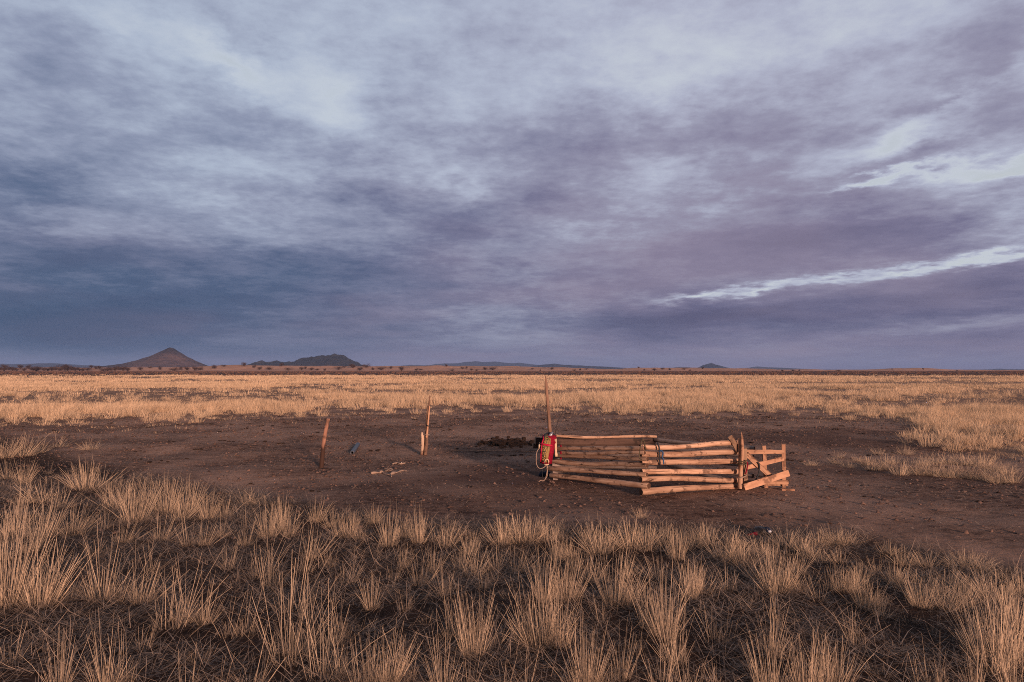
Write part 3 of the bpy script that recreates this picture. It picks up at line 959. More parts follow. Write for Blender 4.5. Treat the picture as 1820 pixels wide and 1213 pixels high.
def field():
    Vs, Ts, Cs, off = [], [], [], 0
    for d0, d1, dens, nb, wd, rad in ((10, 30, 9.5, 80, 0.0036, 0.19), (30, 48, 6.5, 50, 0.0055, 0.26), (48, 85, 3.6, 32, 0.011, 0.42),
                                      (85, 135, 2.1, 20, 0.022, 0.62), (135, 212, 1.3, 14, 0.040, 0.85)):
        n = int(dens * 0.82 * (d1 ** 2 - d0 ** 2))
        d = np.sqrt(RNG.uniform(d0 ** 2, d1 ** 2, n))
        x = d * RNG.uniform(-0.82, 0.82, n)
        c = field_cover(x + RNG.normal(0, 0.5, n), d, RNG.normal(0, 1, n) * 130 / d)
        k = RNG.random(n) < np.maximum(c, 0.035 * (d > 26))
        x, y = x[k], d[k]
        n = len(x)
        hh = (0.20 + 0.42 * fbm(x / 4.0, y / 4.0, 2)) * RNG.uniform(0.6, 1.3, n)
        m = n * nb
        r = np.sqrt(RNG.random(m)) * rad
        q = RNG.uniform(0, 6.283, m)
        bx, by = np.repeat(x, nb) + r * np.cos(q), np.repeat(y, nb) + r * np.sin(q)
        tilt = 0.06 + 0.72 * r / rad * RNG.uniform(0.5, 1.2, m)
        h = np.repeat(hh, nb) * RNG.uniform(0.55, 1.1, m) * (1 - 0.25 * r / rad)
        V, T = blades(bx, by, gzv(bx, by) - 0.02, h, tilt, q + RNG.normal(0, 0.4, m), RNG.uniform(0.7, 1.3, m) * wd, RNG.uniform(0.0, 0.45, m))
        Vs.append(V)
        Ts.append(T + off)
        off += len(V)
        Cs.append(np.repeat(np.clip(np.repeat(RNG.normal(0.62, 0.12, n), nb) + RNG.normal(0, 0.2, m), 0, 1), 5))
    for d0, d1, dens, nb, wd in ((13, 30, 16, 12, 0.003), (30, 60, 6, 9, 0.006), (60, 120, 2.0, 8, 0.014)):     # grazed stubble where the field thins out
        n = int(dens * 0.82 * (d1 ** 2 - d0 ** 2))
        d = np.sqrt(RNG.uniform(d0 ** 2, d1 ** 2, n))
        x = d * RNG.uniform(-0.82, 0.82, n)
        px, py = to_px(x, d)
        pr = np.clip((np.interp(px, EDGE[:, 0], EDGE[:, 1]) + 34 - py) / 34, 0, 1) ** 1.5 * (fbm(x / 1.5, d / 1.5, 3) > 0.47)
        k = RNG.random(n) < pr * 0.8
        x, y = x[k], d[k]
        n = len(x)
        m = n * nb
        q, r = RNG.uniform(0, 6.283, m), RNG.random(m) * 0.10
        bx, by = np.repeat(x, nb) + r * np.cos(q), np.repeat(y, nb) + r * np.sin(q)
        V, T = blades(bx, by, gzv(bx, by) - 0.01, np.repeat(RNG.uniform(0.04, 0.15, n), nb) * RNG.uniform(0.5, 1.2, m), RNG.uniform(0.1, 0.9, m), q,
                      RNG.uniform(0.7, 1.3, m) * wd, RNG.uniform(0, 0.5, m))
        Vs.append(V)
        Ts.append(T + off)
        off += len(V)
        Cs.append(np.repeat(np.clip(RNG.normal(0.4, 0.22, m), 0, 1), 5))
    me = tri_mesh('grass', np.concatenate(Vs), np.concatenate(Ts), M_FIELD, np.concatenate(Cs))
    tag(link('grass', me), 'golden dry grassland of tufts beyond the trodden patch', None, None, 'stuff')


field()


# ------------------------------------------------------------------ grass tufts one can tell apart
def tuft_mesh(seed, n_st, n_fine, h, rb, spread, rad, lean=0.0, curve=0.12):
    rg = np.random.default_rng(seed)
    V, T, C = [], [], []
    off = 0
    ns = 4
    for i in range(n_st):
        q = rg.uniform(0, 6.283)
        r = rb * math.sqrt(rg.random())
        base = np.array([r * math.cos(q), r * math.sin(q), -0.03])
        tilt = spread * (0.12 + 0.88 * r / rb) * rg.uniform(0.15, 1.35)
        qq = q + rg.normal(0, 0.45)
        d = np.array([math.cos(qq) * math.sin(tilt) + lean, math.sin(qq) * math.sin(tilt), math.cos(tilt)])
        d /= np.linalg.norm(d)
        L = h * (rg.uniform(0.3, 1.0) if rg.random() < 0.8 else rg.uniform(0.95, 1.25)) * (1 - 0.15 * r / rb)
        bend = np.array([d[0] + rg.normal(0, 0.25), d[1] + rg.normal(0, 0.25), -0.35]) * rg.uniform(-0.03, curve if rg.random() < 0.8 else 0.4) * L
        rd = rad * (rg.uniform(0.5, 1.05) if rg.random() < 0.75 else rg.uniform(1.0, 1.5))
        a = np.cross(d, [0.3, 0.2, 1.0])
        a /= np.linalg.norm(a) + 1e-9
        b = np.cross(d, a)
        for k in range(ns):
            u = k / (ns - 1)
            c = base + d * L * u + bend * u * u
            rr = rd * (1 - 0.45 * u ** 2) if k < ns - 1 else rd * 0.5
            for s_ in range(3):
                w_ = 2.094 * s_ + seed
                V.append(c + (a * math.cos(w_) + b * math.sin(w_)) * rr)
        for k in range(ns - 1):
            for s_ in range(3):
                p, q2 = off + k * 3 + s_, off + k * 3 + (s_ + 1) % 3
                T += [(p, q2, q2 + 3), (p, q2 + 3, p + 3)]
        C += [min(1.0, max(0.0, rg.normal(0.60, 0.30)))] * (ns * 3)
        off += ns * 3
    n = n_fine
    q = rg.uniform(0, 6.283, n)
    r = rb * 1.1 * np.sqrt(rg.random(n))
    Vb, Tb = blades(r * np.cos(q), r * np.sin(q), np.full(n, -0.02), h * rg.uniform(0.2, 0.62, n), 0.2 + spread * 1.2 * rg.uniform(0.2, 1.3, n),
                    q + rg.normal(0, 0.6, n), rad * rg.uniform(0.35, 0.7, n), rg.uniform(0.1, 0.9, n))
    V = np.concatenate([np.array(V), Vb]) if len(V) else Vb
    T = np.concatenate([np.array(T), Tb + off]) if len(T) else Tb
    C = np.concatenate([np.array(C), np.repeat(np.clip(rg.normal(0.30, 0.2, n), 0, 1), 5)])
    return tri_mesh('grass_tuft', V, T, M_STRAW, C)


# kind: (stalks, fine blades, base radius, spread, stalk radius)
TK = {'dense': (90, 240, 0.115, 0.74, 0.0023), 'medium': (42, 200, 0.10, 0.80, 0.0024), 'sparse': (17, 160, 0.11, 0.82, 0.0026),
      'few': (8, 80, 0.09, 0.62, 0.0028), 'arch': (130, 240, 0.14, 1.10, 0.0019), 'fuzzy': (10, 260, 0.14, 0.90, 0.0020)}
TUFT = {k: [tuft_mesh(50 + 7 * i + 31 * j, v[0], v[1], 0.45, v[2], v[3], v[4], ln) for j, ln in enumerate((0.08, 0.20, -0.02, 0.12, 0.04, 0.26, -0.08))] for i, (k, v) in enumerate(TK.items())}
TUFT_W = {'dense': 0.66, 'medium': 0.62, 'sparse': 0.60, 'few': 0.50, 'arch': 0.80, 'fuzzy': 0.64}
LOOK = {'dense': 'dense upright straw grass tuft', 'medium': 'loose straw grass tuft with stiff stalks', 'sparse': 'thin straw grass tuft of scattered stalks',
        'few': 'handful of long bare straw stalks', 'arch': 'low dome-shaped dense straw tuft', 'fuzzy': 'short fuzzy tuft of fine dry blades'}


def tuft(px, py, h, wpx, kind, label=None, group=None):
    p = G(px, py)
    k = p.y / F
    H, W = h * k * 1.08, wpx * k * 1.1
    o = link('grass_tuft', random.choice(TUFT[kind]), None, (p.x, p.y, p.z - 0.01))
    o.rotation_euler = (0, 0, random.uniform(-0.5, 0.5) + (0 if px < 800 else random.choice((0, 2.0))))
    sz = H / 0.45
    sx = min(max(W / TUFT_W[kind], sz * 0.55), sz * 2.2)
    o.scale = (sx, min(sx, sz * 1.3), sz)
    if label is None:
        col_ = 'left' if px < 610 else ('middle' if px < 1210 else 'right')
        row = 'back edge of the foreground' if py < np.interp(px, FORE[:, 0], FORE[:, 1]) + 60 else ('front of the picture' if py > 1120 else 'middle of the foreground')
        label = '%s, %s, %s' % (LOOK[kind], {'left': 'left side', 'middle': 'centre', 'right': 'right side'}[col_], row)
        group = 'grass tufts in the foreground'
    tag(o, label, 'grass tuft', group)
    return o


D_, Md, Sp, Fw, Ar, Fz = 'dense', 'medium', 'sparse', 'few', 'arch', 'fuzzy'
FG = [  # left third: base px x, y, height px, width px, kind
    (12, 815, 42, 60, D_), (40, 812, 42, 70, D_), (66, 806, 30, 50, Md), (103, 795, 22, 50, Md), (15, 850, 40, 50, Md),
    (43, 861, 50, 45, D_), (86, 841, 30, 22, Fw), (152, 873, 55, 80, D_), (135, 868, 40, 50, Md), (178, 868, 40, 60, Md), (78, 896, 45, 90, Md), (40, 900, 40, 60, Md),
    (110, 905, 45, 60, Md), (203, 904, 58, 70, D_), (228, 910, 60, 70, D_), (242, 930, 80, 90, D_), (268, 905, 60, 70, D_), (296, 912, 72, 90, D_), (335, 912, 66, 80, D_), (318, 925, 60, 70, Md),
    (370, 923, 52, 60, D_), (398, 921, 46, 50, Md), (441, 898, 36, 60, Md), (462, 898, 30, 50, Sp), (160, 939, 42, 30, Sp), (185, 945, 42, 30, Sp), (130, 955, 60, 80, D_),
    (78, 962, 80, 90, D_), (28, 955, 75, 80, D_), (55, 985, 80, 80, Md), (437, 974, 65, 40, Sp), (476, 958, 70, 60, D_), (500, 945, 60, 60, D_), (515, 955, 62, 50, Md), (562, 931, 45, 50, D_),
    (590, 940, 35, 45, Md), (605, 955, 42, 45, Md), (405, 1017, 80, 40, Fw), (363, 974, 50, 50, Md), (335, 975, 60, 50, Sp), (269, 1021, 60, 50, Sp), (218, 970, 55, 60, Md), (168, 993, 50, 60, Sp),
    (285, 965, 60, 60, Md), (395, 960, 40, 40, Sp),
    (12, 1075, 190, 100, D_), (45, 1060, 140, 90, Md), (74, 1078, 120, 110, D_), (110, 1070, 110, 90, Sp), (183, 1068, 120, 120, Md), (215, 1075, 90, 80, Sp), (250, 1079, 100, 80, Md), (304, 1118, 160, 100, Sp), (330, 1105, 120, 80, Sp),
    (363, 1110, 90, 60, Md), (410, 1134, 90, 60, Fw), (440, 1130, 110, 40, Fw), (464, 1029, 100, 60, Sp), (480, 1045, 90, 60, Sp), (515, 1091, 180, 60, Fw), (554, 997, 62, 70, Md), (540, 1020, 70, 60, Sp), (585, 1010, 60, 50, Sp),
    (511, 1175, 190, 100, Sp), (525, 1160, 150, 70, Sp), (573, 1204, 180, 80, Sp), (105, 1235, 110, 80, Md), (187, 1230, 120, 100, Md), (215, 1225, 110, 60, Sp), (445, 1230, 130, 50, Fw), (546, 1103, 80, 50, Sp),
    (60, 1150, 50, 60, Fz), (150, 1130, 45, 60, Fz), (350, 1180, 50, 60, Fz), (280, 1060, 40, 50, Fz), (20, 1190, 90, 60, Fw), (0, 1000, 90, 60, Md), (610, 1205, 110, 60, Sp), (330, 1235, 100, 60, Fw), (395, 1225, 70, 50, Fw), (255, 1160, 80, 60, Fw),
    # middle third
    (623, 957, 55, 50, D_), (640, 962, 50, 40, Sp), (664, 934, 36, 50, D_), (690, 974, 70, 50, D_), (711, 957, 60, 40, Md), (744, 967, 65, 50, D_), (728, 960, 45, 40, Md), (664, 987, 28, 24, Fw), (617, 1038, 68, 35, Sp),
    (717, 1007, 52, 40, Md), (747, 1038, 80, 60, Sp), (770, 1015, 60, 50, Md), (794, 971, 52, 60, D_), (775, 965, 40, 45, Md), (818, 1011, 60, 60, Md), (841, 1021, 56, 80, Md), (835, 985, 50, 50, D_), (892, 967, 50, 80, D_), (905, 955, 36, 60, D_),
    (922, 964, 52, 90, D_), (945, 964, 52, 80, D_), (972, 961, 46, 60, D_), (995, 958, 40, 40, Md), (918, 1014, 56, 60, Md), (992, 991, 50, 60, D_), (1012, 985, 40, 50, Md), (1045, 970, 48, 60, D_), (1066, 981, 60, 90, D_), (1085, 972, 48, 60, D_), (1119, 974, 52, 90, D_),
    (1140, 968, 42, 60, D_), (1150, 977, 50, 70, D_), (1183, 967, 42, 60, D_), (1203, 994, 60, 60, D_), (660, 1081, 66, 50, Md), (721, 1085, 62, 40, Fw), (969, 1074, 92, 60, D_), (1012, 1074, 92, 70, D_), (990, 1068, 80, 60, Md),
    (1093, 1081, 112, 90, D_), (1116, 1081, 84, 60, Md), (1135, 1070, 70, 50, Sp), (1069, 1111, 60, 30, Fw), (1153, 1121, 90, 70, Md), (1183, 1135, 120, 70, D_), (808, 1135, 105, 60, Md), (841, 1165, 125, 60, D_), (870, 1150, 90, 50, Sp),
    (935, 1140, 105, 100, Md), (960, 1148, 115, 120, D_), (992, 1148, 112, 90, D_), (868, 1095, 34, 60, Fz), (660, 1218, 105, 50, Md), (690, 1220, 105, 80, D_), (721, 1212, 110, 60, Sp), (640, 1225, 90, 50, Sp), (788, 1226, 120, 70, Md), (835, 1226, 75, 50, Sp),
    (902, 1226, 65, 50, Fw), (1046, 1222, 115, 80, D_), (1030, 1225, 110, 60, Sp), (1083, 1222, 65, 40, Sp), (1103, 1210, 92, 50, Md), (1176, 1220, 140, 60, Sp), (1200, 1178, 120, 60, Md), (607, 1142, 95, 50, Sp), (590, 1150, 110, 50, Sp),
    (940, 1226, 90, 60, Fw), (760, 1110, 40, 50, Fz), (905, 1070, 40, 60, Fz), (690, 1050, 36, 50, Fz), (640, 1120, 40, 50, Fz), (1130, 1160, 45, 50, Fz), (860, 1050, 70, 40, Fw), (790, 1060, 60, 50, Sp), (700, 1030, 50, 40, Sp),
    (1050, 1035, 70, 60, Md), (880, 1010, 45, 50, Md), (960, 1020, 50, 50, Sp), (1020, 1010, 45, 50, Md), (1110, 1025, 60, 50, Md), (1170, 1030, 60, 60, Md),
    # right third
    (1217, 977, 46, 50, D_), (1240, 970, 44, 50, D_), (1257, 967, 44, 60, D_), (1290, 994, 55, 90, D_), (1310, 985, 45, 60, D_), (1320, 1001, 50, 80, D_), (1351, 984, 36, 60, D_), (1375, 990, 36, 50, Md), (1398, 965, 32, 70, D_), (1424, 974, 32, 70, D_), (1440, 985, 34, 60, D_),
    (1458, 964, 32, 70, Ar), (1482, 962, 32, 70, Ar), (1505, 964, 30, 80, Ar), (1458, 994, 32, 60, Md), (1491, 994, 28, 60, Md), (1579, 981, 27, 70, Ar), (1605, 997, 30, 70, D_), (1646, 1001, 30, 60, D_), (1555, 1011, 32, 50, Md), (1706, 1003, 32, 80, Ar), (1725, 1004, 34, 80, Ar),
    (1746, 1008, 30, 80, Ar), (1780, 1024, 28, 60, Md), (1378, 1054, 78, 100, D_), (1390, 1050, 74, 80, D_), (1404, 1051, 70, 70, Md), (1227, 1064, 72, 60, D_), (1240, 1055, 60, 50, D_), (1257, 1058, 52, 50, Sp), (1294, 1051, 48, 50, Sp), (1455, 1068, 52, 60, Sp), (1430, 1055, 50, 60, Md),
    (1475, 1050, 50, 50, Md), (1495, 1051, 46, 60, D_), (1515, 1051, 46, 60, D_), (1538, 1081, 62, 80, D_), (1555, 1075, 50, 60, Md), (1565, 1098, 42, 60, Md), (1605, 1044, 42, 60, D_), (1590, 1035, 40, 50, D_), (1636, 1078, 56, 70, D_), (1625, 1060, 46, 60, Md), (1683, 1081, 52, 80, D_), (1665, 1062, 44, 60, D_),
    (1713, 1078, 52, 70, D_), (1730, 1050, 40, 60, Md), (1659, 1128, 52, 30, Fw), (1595, 1101, 32, 40, Fz), (1622, 1111, 32, 50, Fz), (1760, 1064, 60, 80, D_), (1785, 1064, 55, 70, Md), (1813, 1051, 52, 60, D_), (1522, 1152, 82, 60, Sp), (1510, 1140, 70, 40, Fw), (1270, 1145, 72, 80, Sp), (1290, 1140, 50, 60, Fz),
    (1371, 1165, 100, 80, Md), (1384, 1118, 72, 50, Sp), (1763, 1185, 140, 140, D_), (1786, 1172, 130, 120, D_), (1736, 1152, 110, 90, Md), (1813, 1185, 120, 90, D_), (1364, 1228, 115, 90, D_), (1380, 1225, 100, 60, Sp), (1431, 1232, 115, 80, D_), (1471, 1228, 105, 70, D_), (1495, 1210, 92, 80, Md), (1450, 1225, 100, 60, Sp),
    (1636, 1210, 72, 50, Fw), (1660, 1215, 110, 40, Fw), (1679, 1222, 64, 40, Fw), (1733, 1228, 85, 60, Md), (1243, 1228, 65, 50, Sp), (1277, 1228, 65, 40, Sp), (1217, 1228, 105, 50, Sp), (1560, 1200, 40, 60, Fz), (1440, 1130, 36, 60, Fz), (1330, 1080, 36, 50, Fz), (1600, 1160, 36, 60, Fz), (1800, 1225, 110, 80, Md),
    (1420, 1020, 46, 60, Md), (1340, 1030, 46, 50, Md), (1530, 1035, 40, 60, D_), (1690, 1040, 36, 60, D_), (1650, 1030, 34, 60, Md), (1800, 1110, 90, 80, D_),
]
for q in FG:
    tuft(*q)
# tufts standing apart on the trodden ground
tuft(1140, 922, 25, 40, Ar, 'lone small straw tuft on bare soil in front of the pen corner')
tuft(160, 800, 21, 52, Ar, 'lone low straw tuft on bare soil right of the grass at the left edge')
tuft(1443, 825, 14, 36, Ar, 'small straw tuft at the left tip of the grass island, nearest the gate')
tuft(1613, 788, 17, 34, Md, 'windblown lone tuft on dark soil above the grass island')
tuft(1248, 735, 9, 26, Ar, 'tiny lone tuft on bare soil at the far edge beyond the pen')
tuft(1562, 807, 15, 42, Ar, 'low tuft behind the left half of the grass island')
tuft(1489, 812, 17, 34, Md, 'spiky upright tuft at the back of the grass island, left end')
isl = [(1486, 822, 15, 40), (1507, 827, 15, 40), (1524, 817, 13, 34), (1608, 806, 20, 44), (1542, 824, 18, 40), (1552, 832, 24, 46), (1575, 832, 26, 48), (1600, 842, 30, 50), (1620, 840, 32, 50), (1638, 842, 32, 50), (1658, 843, 32, 50),
       (1683, 846, 32, 52), (1701, 846, 32, 50), (1726, 848, 32, 52), (1752, 851, 32, 52), (1772, 856, 34, 54), (1797, 856, 32, 56), (1663, 824, 22, 50), (1688, 824, 22, 50), (1715, 826, 22, 50), (1739, 828, 24, 50), (1764, 832, 24, 50), (1790, 838, 24, 50), (1640, 826, 22, 46), (1588, 822, 20, 44)]
for q in isl:
    tuft(*q, random.choice((Ar, D_)), 'straw tuft packed into the grass island right of the pen', 'tufts of the grass island')


# ------------------------------------------------------------------ litter of broken stalks on the soil
def litter():
    n = 190000
    d = np.sqrt(RNG.uniform(2.6 ** 2, 11.0 ** 2, n))
    x = d * RNG.uniform(-0.86, 0.86, n)
    k = RNG.random(n) < fore_cover(x, d) * (0.25 + 0.9 * (fbm(x / 0.45, d / 0.45, 3) > 0.5))
    x, y = x[k], d[k]
    n1 = len(x)
    n2 = 170000
    d = np.sqrt(RNG.uniform(7.5 ** 2, 27.0 ** 2, n2))
    x2 = d * RNG.uniform(-0.82, 0.82, n2)
    k = RNG.random(n2) < (1 - 0.8 * dark_soil(x2, d)) * (0.4 + 0.6 * (fbm(x2 / 1.1, d / 1.1, 3) > 0.5))
    x2, y2 = x2[k], d[k]
    X, Y = np.concatenate([x, x2]), np.concatenate([y, y2])
    n = len(X)
    L = np.concatenate([RNG.uniform(0.06, 0.26, n1), RNG.uniform(0.02, 0.085, n - n1)])
    wd = np.concatenate([RNG.uniform(0.0009, 0.0022, n1), RNG.uniform(0.0012, 0.0032, n - n1)])
    tilt = np.concatenate([RNG.normal(1.30, 0.22, n1), RNG.uniform(1.15, 1.52, n - n1)])
    V, T = blades(X, Y, gzv(X, Y) + RNG.uniform(0.002, 0.02, n), L, np.minimum(tilt, 1.52), RNG.uniform(0, 6.283, n), wd, RNG.uniform(-0.3, 0.35, n))
    C = np.repeat(np.clip(np.concatenate([RNG.normal(0.42, 0.30, n1), RNG.normal(0.42, 0.26, n - n1)]), 0, 1), 5)
    tag(link('dry_litter', tri_mesh('dry_litter', V, T, M_LITTER, C)), 'broken dry stalks and chaff strewn over the soil', None, None, 'stuff')


litter()


def clods():
    """crumbly trodden soil: small flattened lumps, one mass"""
    n = 30000
    d = np.sqrt(RNG.uniform(7.0 ** 2, 27.0 ** 2, n))
    x = d * RNG.uniform(-0.82, 0.82, n)
    k = (RNG.random(n) < 0.25 + 0.75 * (fbm(x / 0.8 + 3, d / 0.8, 3) > 0.52)) & (field_cover(x, d) < 0.5)
    x, y = x[k], d[k]
    n = len(x)
    s_ = np.minimum(RNG.lognormal(-4.55, 0.45, n), 0.024) * (1 + y / 40)
    c = np.stack([x, y, gzv(x, y) + s_ * 0.25], 1)
    ang = RNG.uniform(0, 6.283, n)
    pts = []
    for kx in range(5):
        q = ang + kx * 1.2566
        r = s_ * RNG.uniform(0.75, 1.5, n)
        pts.append(c + np.stack([r * np.cos(q), r * np.sin(q), s_ * RNG.uniform(-0.4, 0.25, n)], 1))
    top = c + np.stack([s_ * RNG.normal(0, 0.3, n), s_ * RNG.normal(0, 0.3, n), s_ * RNG.uniform(0.5, 1.1, n)], 1)
    V = np.stack(pts + [top], 1).reshape(-1, 3)
    kk = np.arange(n)[:, None] * 6
    T = np.concatenate([kk + [i, (i + 1) % 5, 5] for i in range(5)])
    m = plain('soil_clod', (0.10, 0.062, 0.048), (0.30, 0.19, 0.145), 3.0, 0.95, 0.05)
    tag(link('soil_clods', tri_mesh('soil_clods', V, T, m)), 'crumbly clods of brown soil trodden loose', None, None, 'stuff')


clods()
# crumbs of dung
b = MB()
for k in range(380):
    d = math.sqrt(random.uniform(9 ** 2, 28 ** 2))
    x = d * random.uniform(-0.8, 0.8)
    if float(fore_cover(np.float64(x), np.float64(d))) > 0.3 or float(field_cover(np.float64(x), np.float64(d))) > 0.2:
        continue
    for j in range(random.choice((1, 1, 2, 4))):
        s_ = random.uniform(0.007, 0.024) * (1 + d / 30)
        xx, yy = x + random.gauss(0, 0.07), d + random.gauss(0, 0.05)
        b.blob((xx, yy, gz(xx, yy) + s_ * 0.2), (s_ * 1.4, s_ * 1.4, s_ * 0.6), k * 7 + j, 0.5, 6, 4)
tag(b.build('dung_crumbs', M_DUNG, smooth=False), 'dark crumbs of dried dung scattered on the trodden soil', None, None, 'stuff')
b = MB()
for k in range(260):
    p = G(min(max(random.gauss(903, 24), 852), 946), min(max(random.gauss(787, 4.2), 776), 797))
    s_ = random.uniform(0.012, 0.05)
    b.blob((p.x, p.y, p.z + random.uniform(0, 0.04)), (s_ * 1.3, s_ * 1.2, s_ * 0.8), k, 0.6, 6, 4)
tag(b.build('dung_heap', M_DUNG, smooth=False), 'low dark heap of dried dung on the ground left of the saddle', 'dung heap', None, 'stuff')

# ------------------------------------------------------------------ log pen
dA, dB, dC, dD = 10.9, 9.45, 10.15, 11.9
pen = empty('log_pen', (2.2, 10.5, 0), 'pen of stacked peeled logs crossed at the corners', 'pen')


def log(px0, py0, d0, px1, py1, d1, dia0, dia1, mats=(M_LOG, M_END), **kw):
    r = dia0 / 2 * d0 / F
    return timber('log', P(px0, py0, d0), P(px1, py1, d1), r, mats, pen, taper=(dia1 * d1) / (dia0 * d0), seed=int(px0 * 7 + py0 * 13), **kw)


for a in ((978.7, 845, 1153, 863.7, 8, 10.5), (974, 832.4, 1149.5, 843.7, 8.5, 8), (980, 819, 1151, 830.3, 8.5, 9), (988, 810, 1151, 815.9, 7, 8),
          (986, 803.5, 1146, 807.4, 6, 6.5), (986, 796.7, 1146, 797.3, 7, 7.5)):
    log(a[0], a[1], dA, a[2], a[3], dB - 0.10, a[4], a[5])                          # left front wall
for a in ((1138, 794.4, 1316, 789.4, 8.5, 9), (1138.5, 807, 1315, 805, 10, 9.5), (1139, 822, 1313, 820.4, 9.5, 9.5), (1139.5, 838.6, 1312, 838, 9.5, 9.5),
          (1139, 853, 1312, 851.8, 10.5, 9), (1139, 875, 1312, 862, 12, 9)):
    log(a[0], a[1], dB - 0.02, a[2], a[3], dC, a[4], a[5])                          # right front wall
log(984, 774.7, dA + 0.1, 1166.5, 777.8, dD, 4.8, 4.8)                              # back left wall
BW = (M_PLANK, M_ENDP)
timber('plank', P(951, 784, dA + 0.35), P(1164, 785.2, dD + 0.02), 0.028, BW, pen, kind='board', wid=0.055, seed=4, normal=(-0.3, -1, 0))
timber('plank', P(947, 792.6, dA + 0.37), P(1160, 795.5, dD + 0.02), 0.028, BW, pen, kind='board', wid=0.038, seed=5, normal=(-0.3, -1, 0))
log(984, 811, dA + 0.25, 1164, 808, dD, 7, 7, (M_LOGG, M_END))
log(980, 826, dA - 0.05, 1166, 832, dD - 0.15, 8.5, 7, (M_LOGG, M_END))
log(981, 840, dA + 0.08, 1164, 823, dD, 5, 6, (M_LOGG, M_ENDP))
for a in ((1164, 782, 1341, 797.7, 7.5, 6), (1166, 797, 1339, 811, 7, 6), (1163, 809, 1334, 829, 6.5, 7), (1163, 822, 1338, 847, 6.5, 8), (1164, 830, 1332, 858, 6, 7)):
    log(a[0], a[1], dD - 0.02, a[2], a[3], dC + 0.25, a[4], a[5], (M_LOGG, M_END))   # back right wall
k = dC / F
timber('post', P(1315, 869, dC - 0.16), P(1315.5, 779, dC - 0.16), 3.8 * k, (M_LOG, M_ENDP), pen, seed=71, taper=0.9)
timber('post', P(1315, 838, dC - 0.24), P(1318.8, 768.5, dC - 0.20), 2.4 * k, (M_BOARD, M_ENDP), pen, seed=72, point=0.16)
timber('post', P(1324.4, 862, dC - 0.02), P(1323.6, 797.5, dC - 0.02), 0.02, (M_BROWN, M_ENDP), pen, kind='board', wid=3.3 * k, seed=73, normal=(0, -1, 0))
timber('brace_board', P(1297, 775, dC - 0.12), P(1313, 803, dC - 0.12), 0.014, (M_BROWN, M_ENDP), pen, kind='board', wid=4.2 * k, seed=74, normal=(0, -1, 0))
timber('prop_stake', P(987, 856, dA - 0.02), P(986, 821, dA - 0.02), 0.02, (M_LOGG, M_END), pen, kind='board', wid=4.0 * dA / F, seed=75, normal=(0, -1, 0))


def cord(name, pts, r, mat, parent=None, n=6, sub=5, loc=None):
    """smooth cord through the given points"""
    p = [Vector(q) for q in pts]
    out = []
    for i in range(len(p) - 1):
        p0, p1, p2, p3 = p[max(i - 1, 0)], p[i], p[i + 1], p[min(i + 2, len(p) - 1)]
        for k_ in range(sub):
            u = k_ / sub
            out.append(0.5 * ((2 * p1) + (p2 - p0) * u + (2 * p0 - 5 * p1 + 4 * p2 - p3) * u * u + (3 * p1 - p0 - 3 * p2 + p3) * u ** 3))
    out.append(p[-1])
    return MB().tube(out, r, n).build(name, mat, parent, loc)


dS = dB + 0.03
cord('lashing', [P(1168, 788, dS + .12), P(1169, 789, dS - .02), P(1171.5, 796, dS - .03), P(1172, 808, dS - .03), P(1172.5, 818, dS - .03), P(1173, 826, dS), P(1174, 826.5, dS + .12)], 0.011, M_DARKC, pen)
cord('lashing', [P(1172, 803, dS - .045), P(1176, 801.5, dS - .05), P(1178.5, 806, dS - .05), P(1177, 812, dS - .05), P(1179, 818, dS - .045), P(1179.5, 825.5, dS - .04)], 0.009, M_BLUEC, pen)
cord('lashing', [P(1146, 797, dB - .09), P(1143, 780, dB - .06), P(1139, 792, dB - .13), P(1137, 803, dB - .13), P(1136.5, 814, dB - .12), P(1141, 817, dB - .14)], 0.007, M_WIRE, pen)
cord('lashing', [P(1148, 800, dB - .12), P(1145, 786, dB - .14), P(1141, 783, dB - .12), P(1138, 797, dB - .15)], 0.006, M_WIRE, pen)
dP = dC - 0.27
for yy in (820, 823, 826):
    cord('lashing', [P(1310, yy, dP + .06), P(1313, yy + .6, dP), P(1317, yy - .6, dP - .03), P(1321, yy + 1, dP + .02), P(1327, yy - 1.5, dP + .2)], 0.008, M_WIRE, pen)
cord('lashing', [P(1309.5, 849, dP + .08), P(1312, 850, dP + .02), P(1316, 850, dP), P(1320, 849, dP + .03), P(1327, 845.5, dP + .22)], 0.009, M_ROPE, pen)
cord('lashing', [P(1327, 821, dP + .2), P(1329, 826, dP + .19), P(1327.5, 834, dP + .19), P(1325, 843, dP + .2)], 0.010, M_RED, pen)

# ------------------------------------------------------------------ gate of sawn boards beside the pen, and loose boards
kg = 10.2 / F
dG = 10.2
gate = empty('wooden_gate', G(1365, 868), 'rough frame of nailed sawn boards standing at the right end of the pen', 'gate')
timber('upright', P(1361.5, 867.5, dG), P(1357.4, 792.5, dG), 0.018, (M_BOARD, M_ENDP), gate, kind='board', wid=3.1 * kg, seed=81, normal=(0, -1, 0))
timber('upright', P(1393.4, 868.5, dG), P(1391.8, 790, dG), 0.018, (M_BOARD, M_ENDP), gate, kind='board', wid=3.1 * kg, seed=82, normal=(0, -1, 0))
timber('rail', P(1325.5, 803.5, dG - .035), P(1393.5, 804, dG - .035), 0.013, (M_BOARD, M_ENDP), gate, kind='board', wid=3.6 * kg, seed=83, normal=(0, -1, 0))
timber('rail', P(1327.5, 831, dG - .035), P(1392.8, 815.8, dG - .035), 0.013, (M_BOARD, M_ENDP), gate, kind='board', wid=3.5 * kg, seed=84, normal=(0, -1, 0))
timber('rail', P(1319, 857.3, dG - .036), P(1401, 857.5, dG - .036), 0.014, (M_BOARD, M_ENDP), gate, kind='board', wid=3.2 * kg, seed=85, normal=(0, -1, 0))
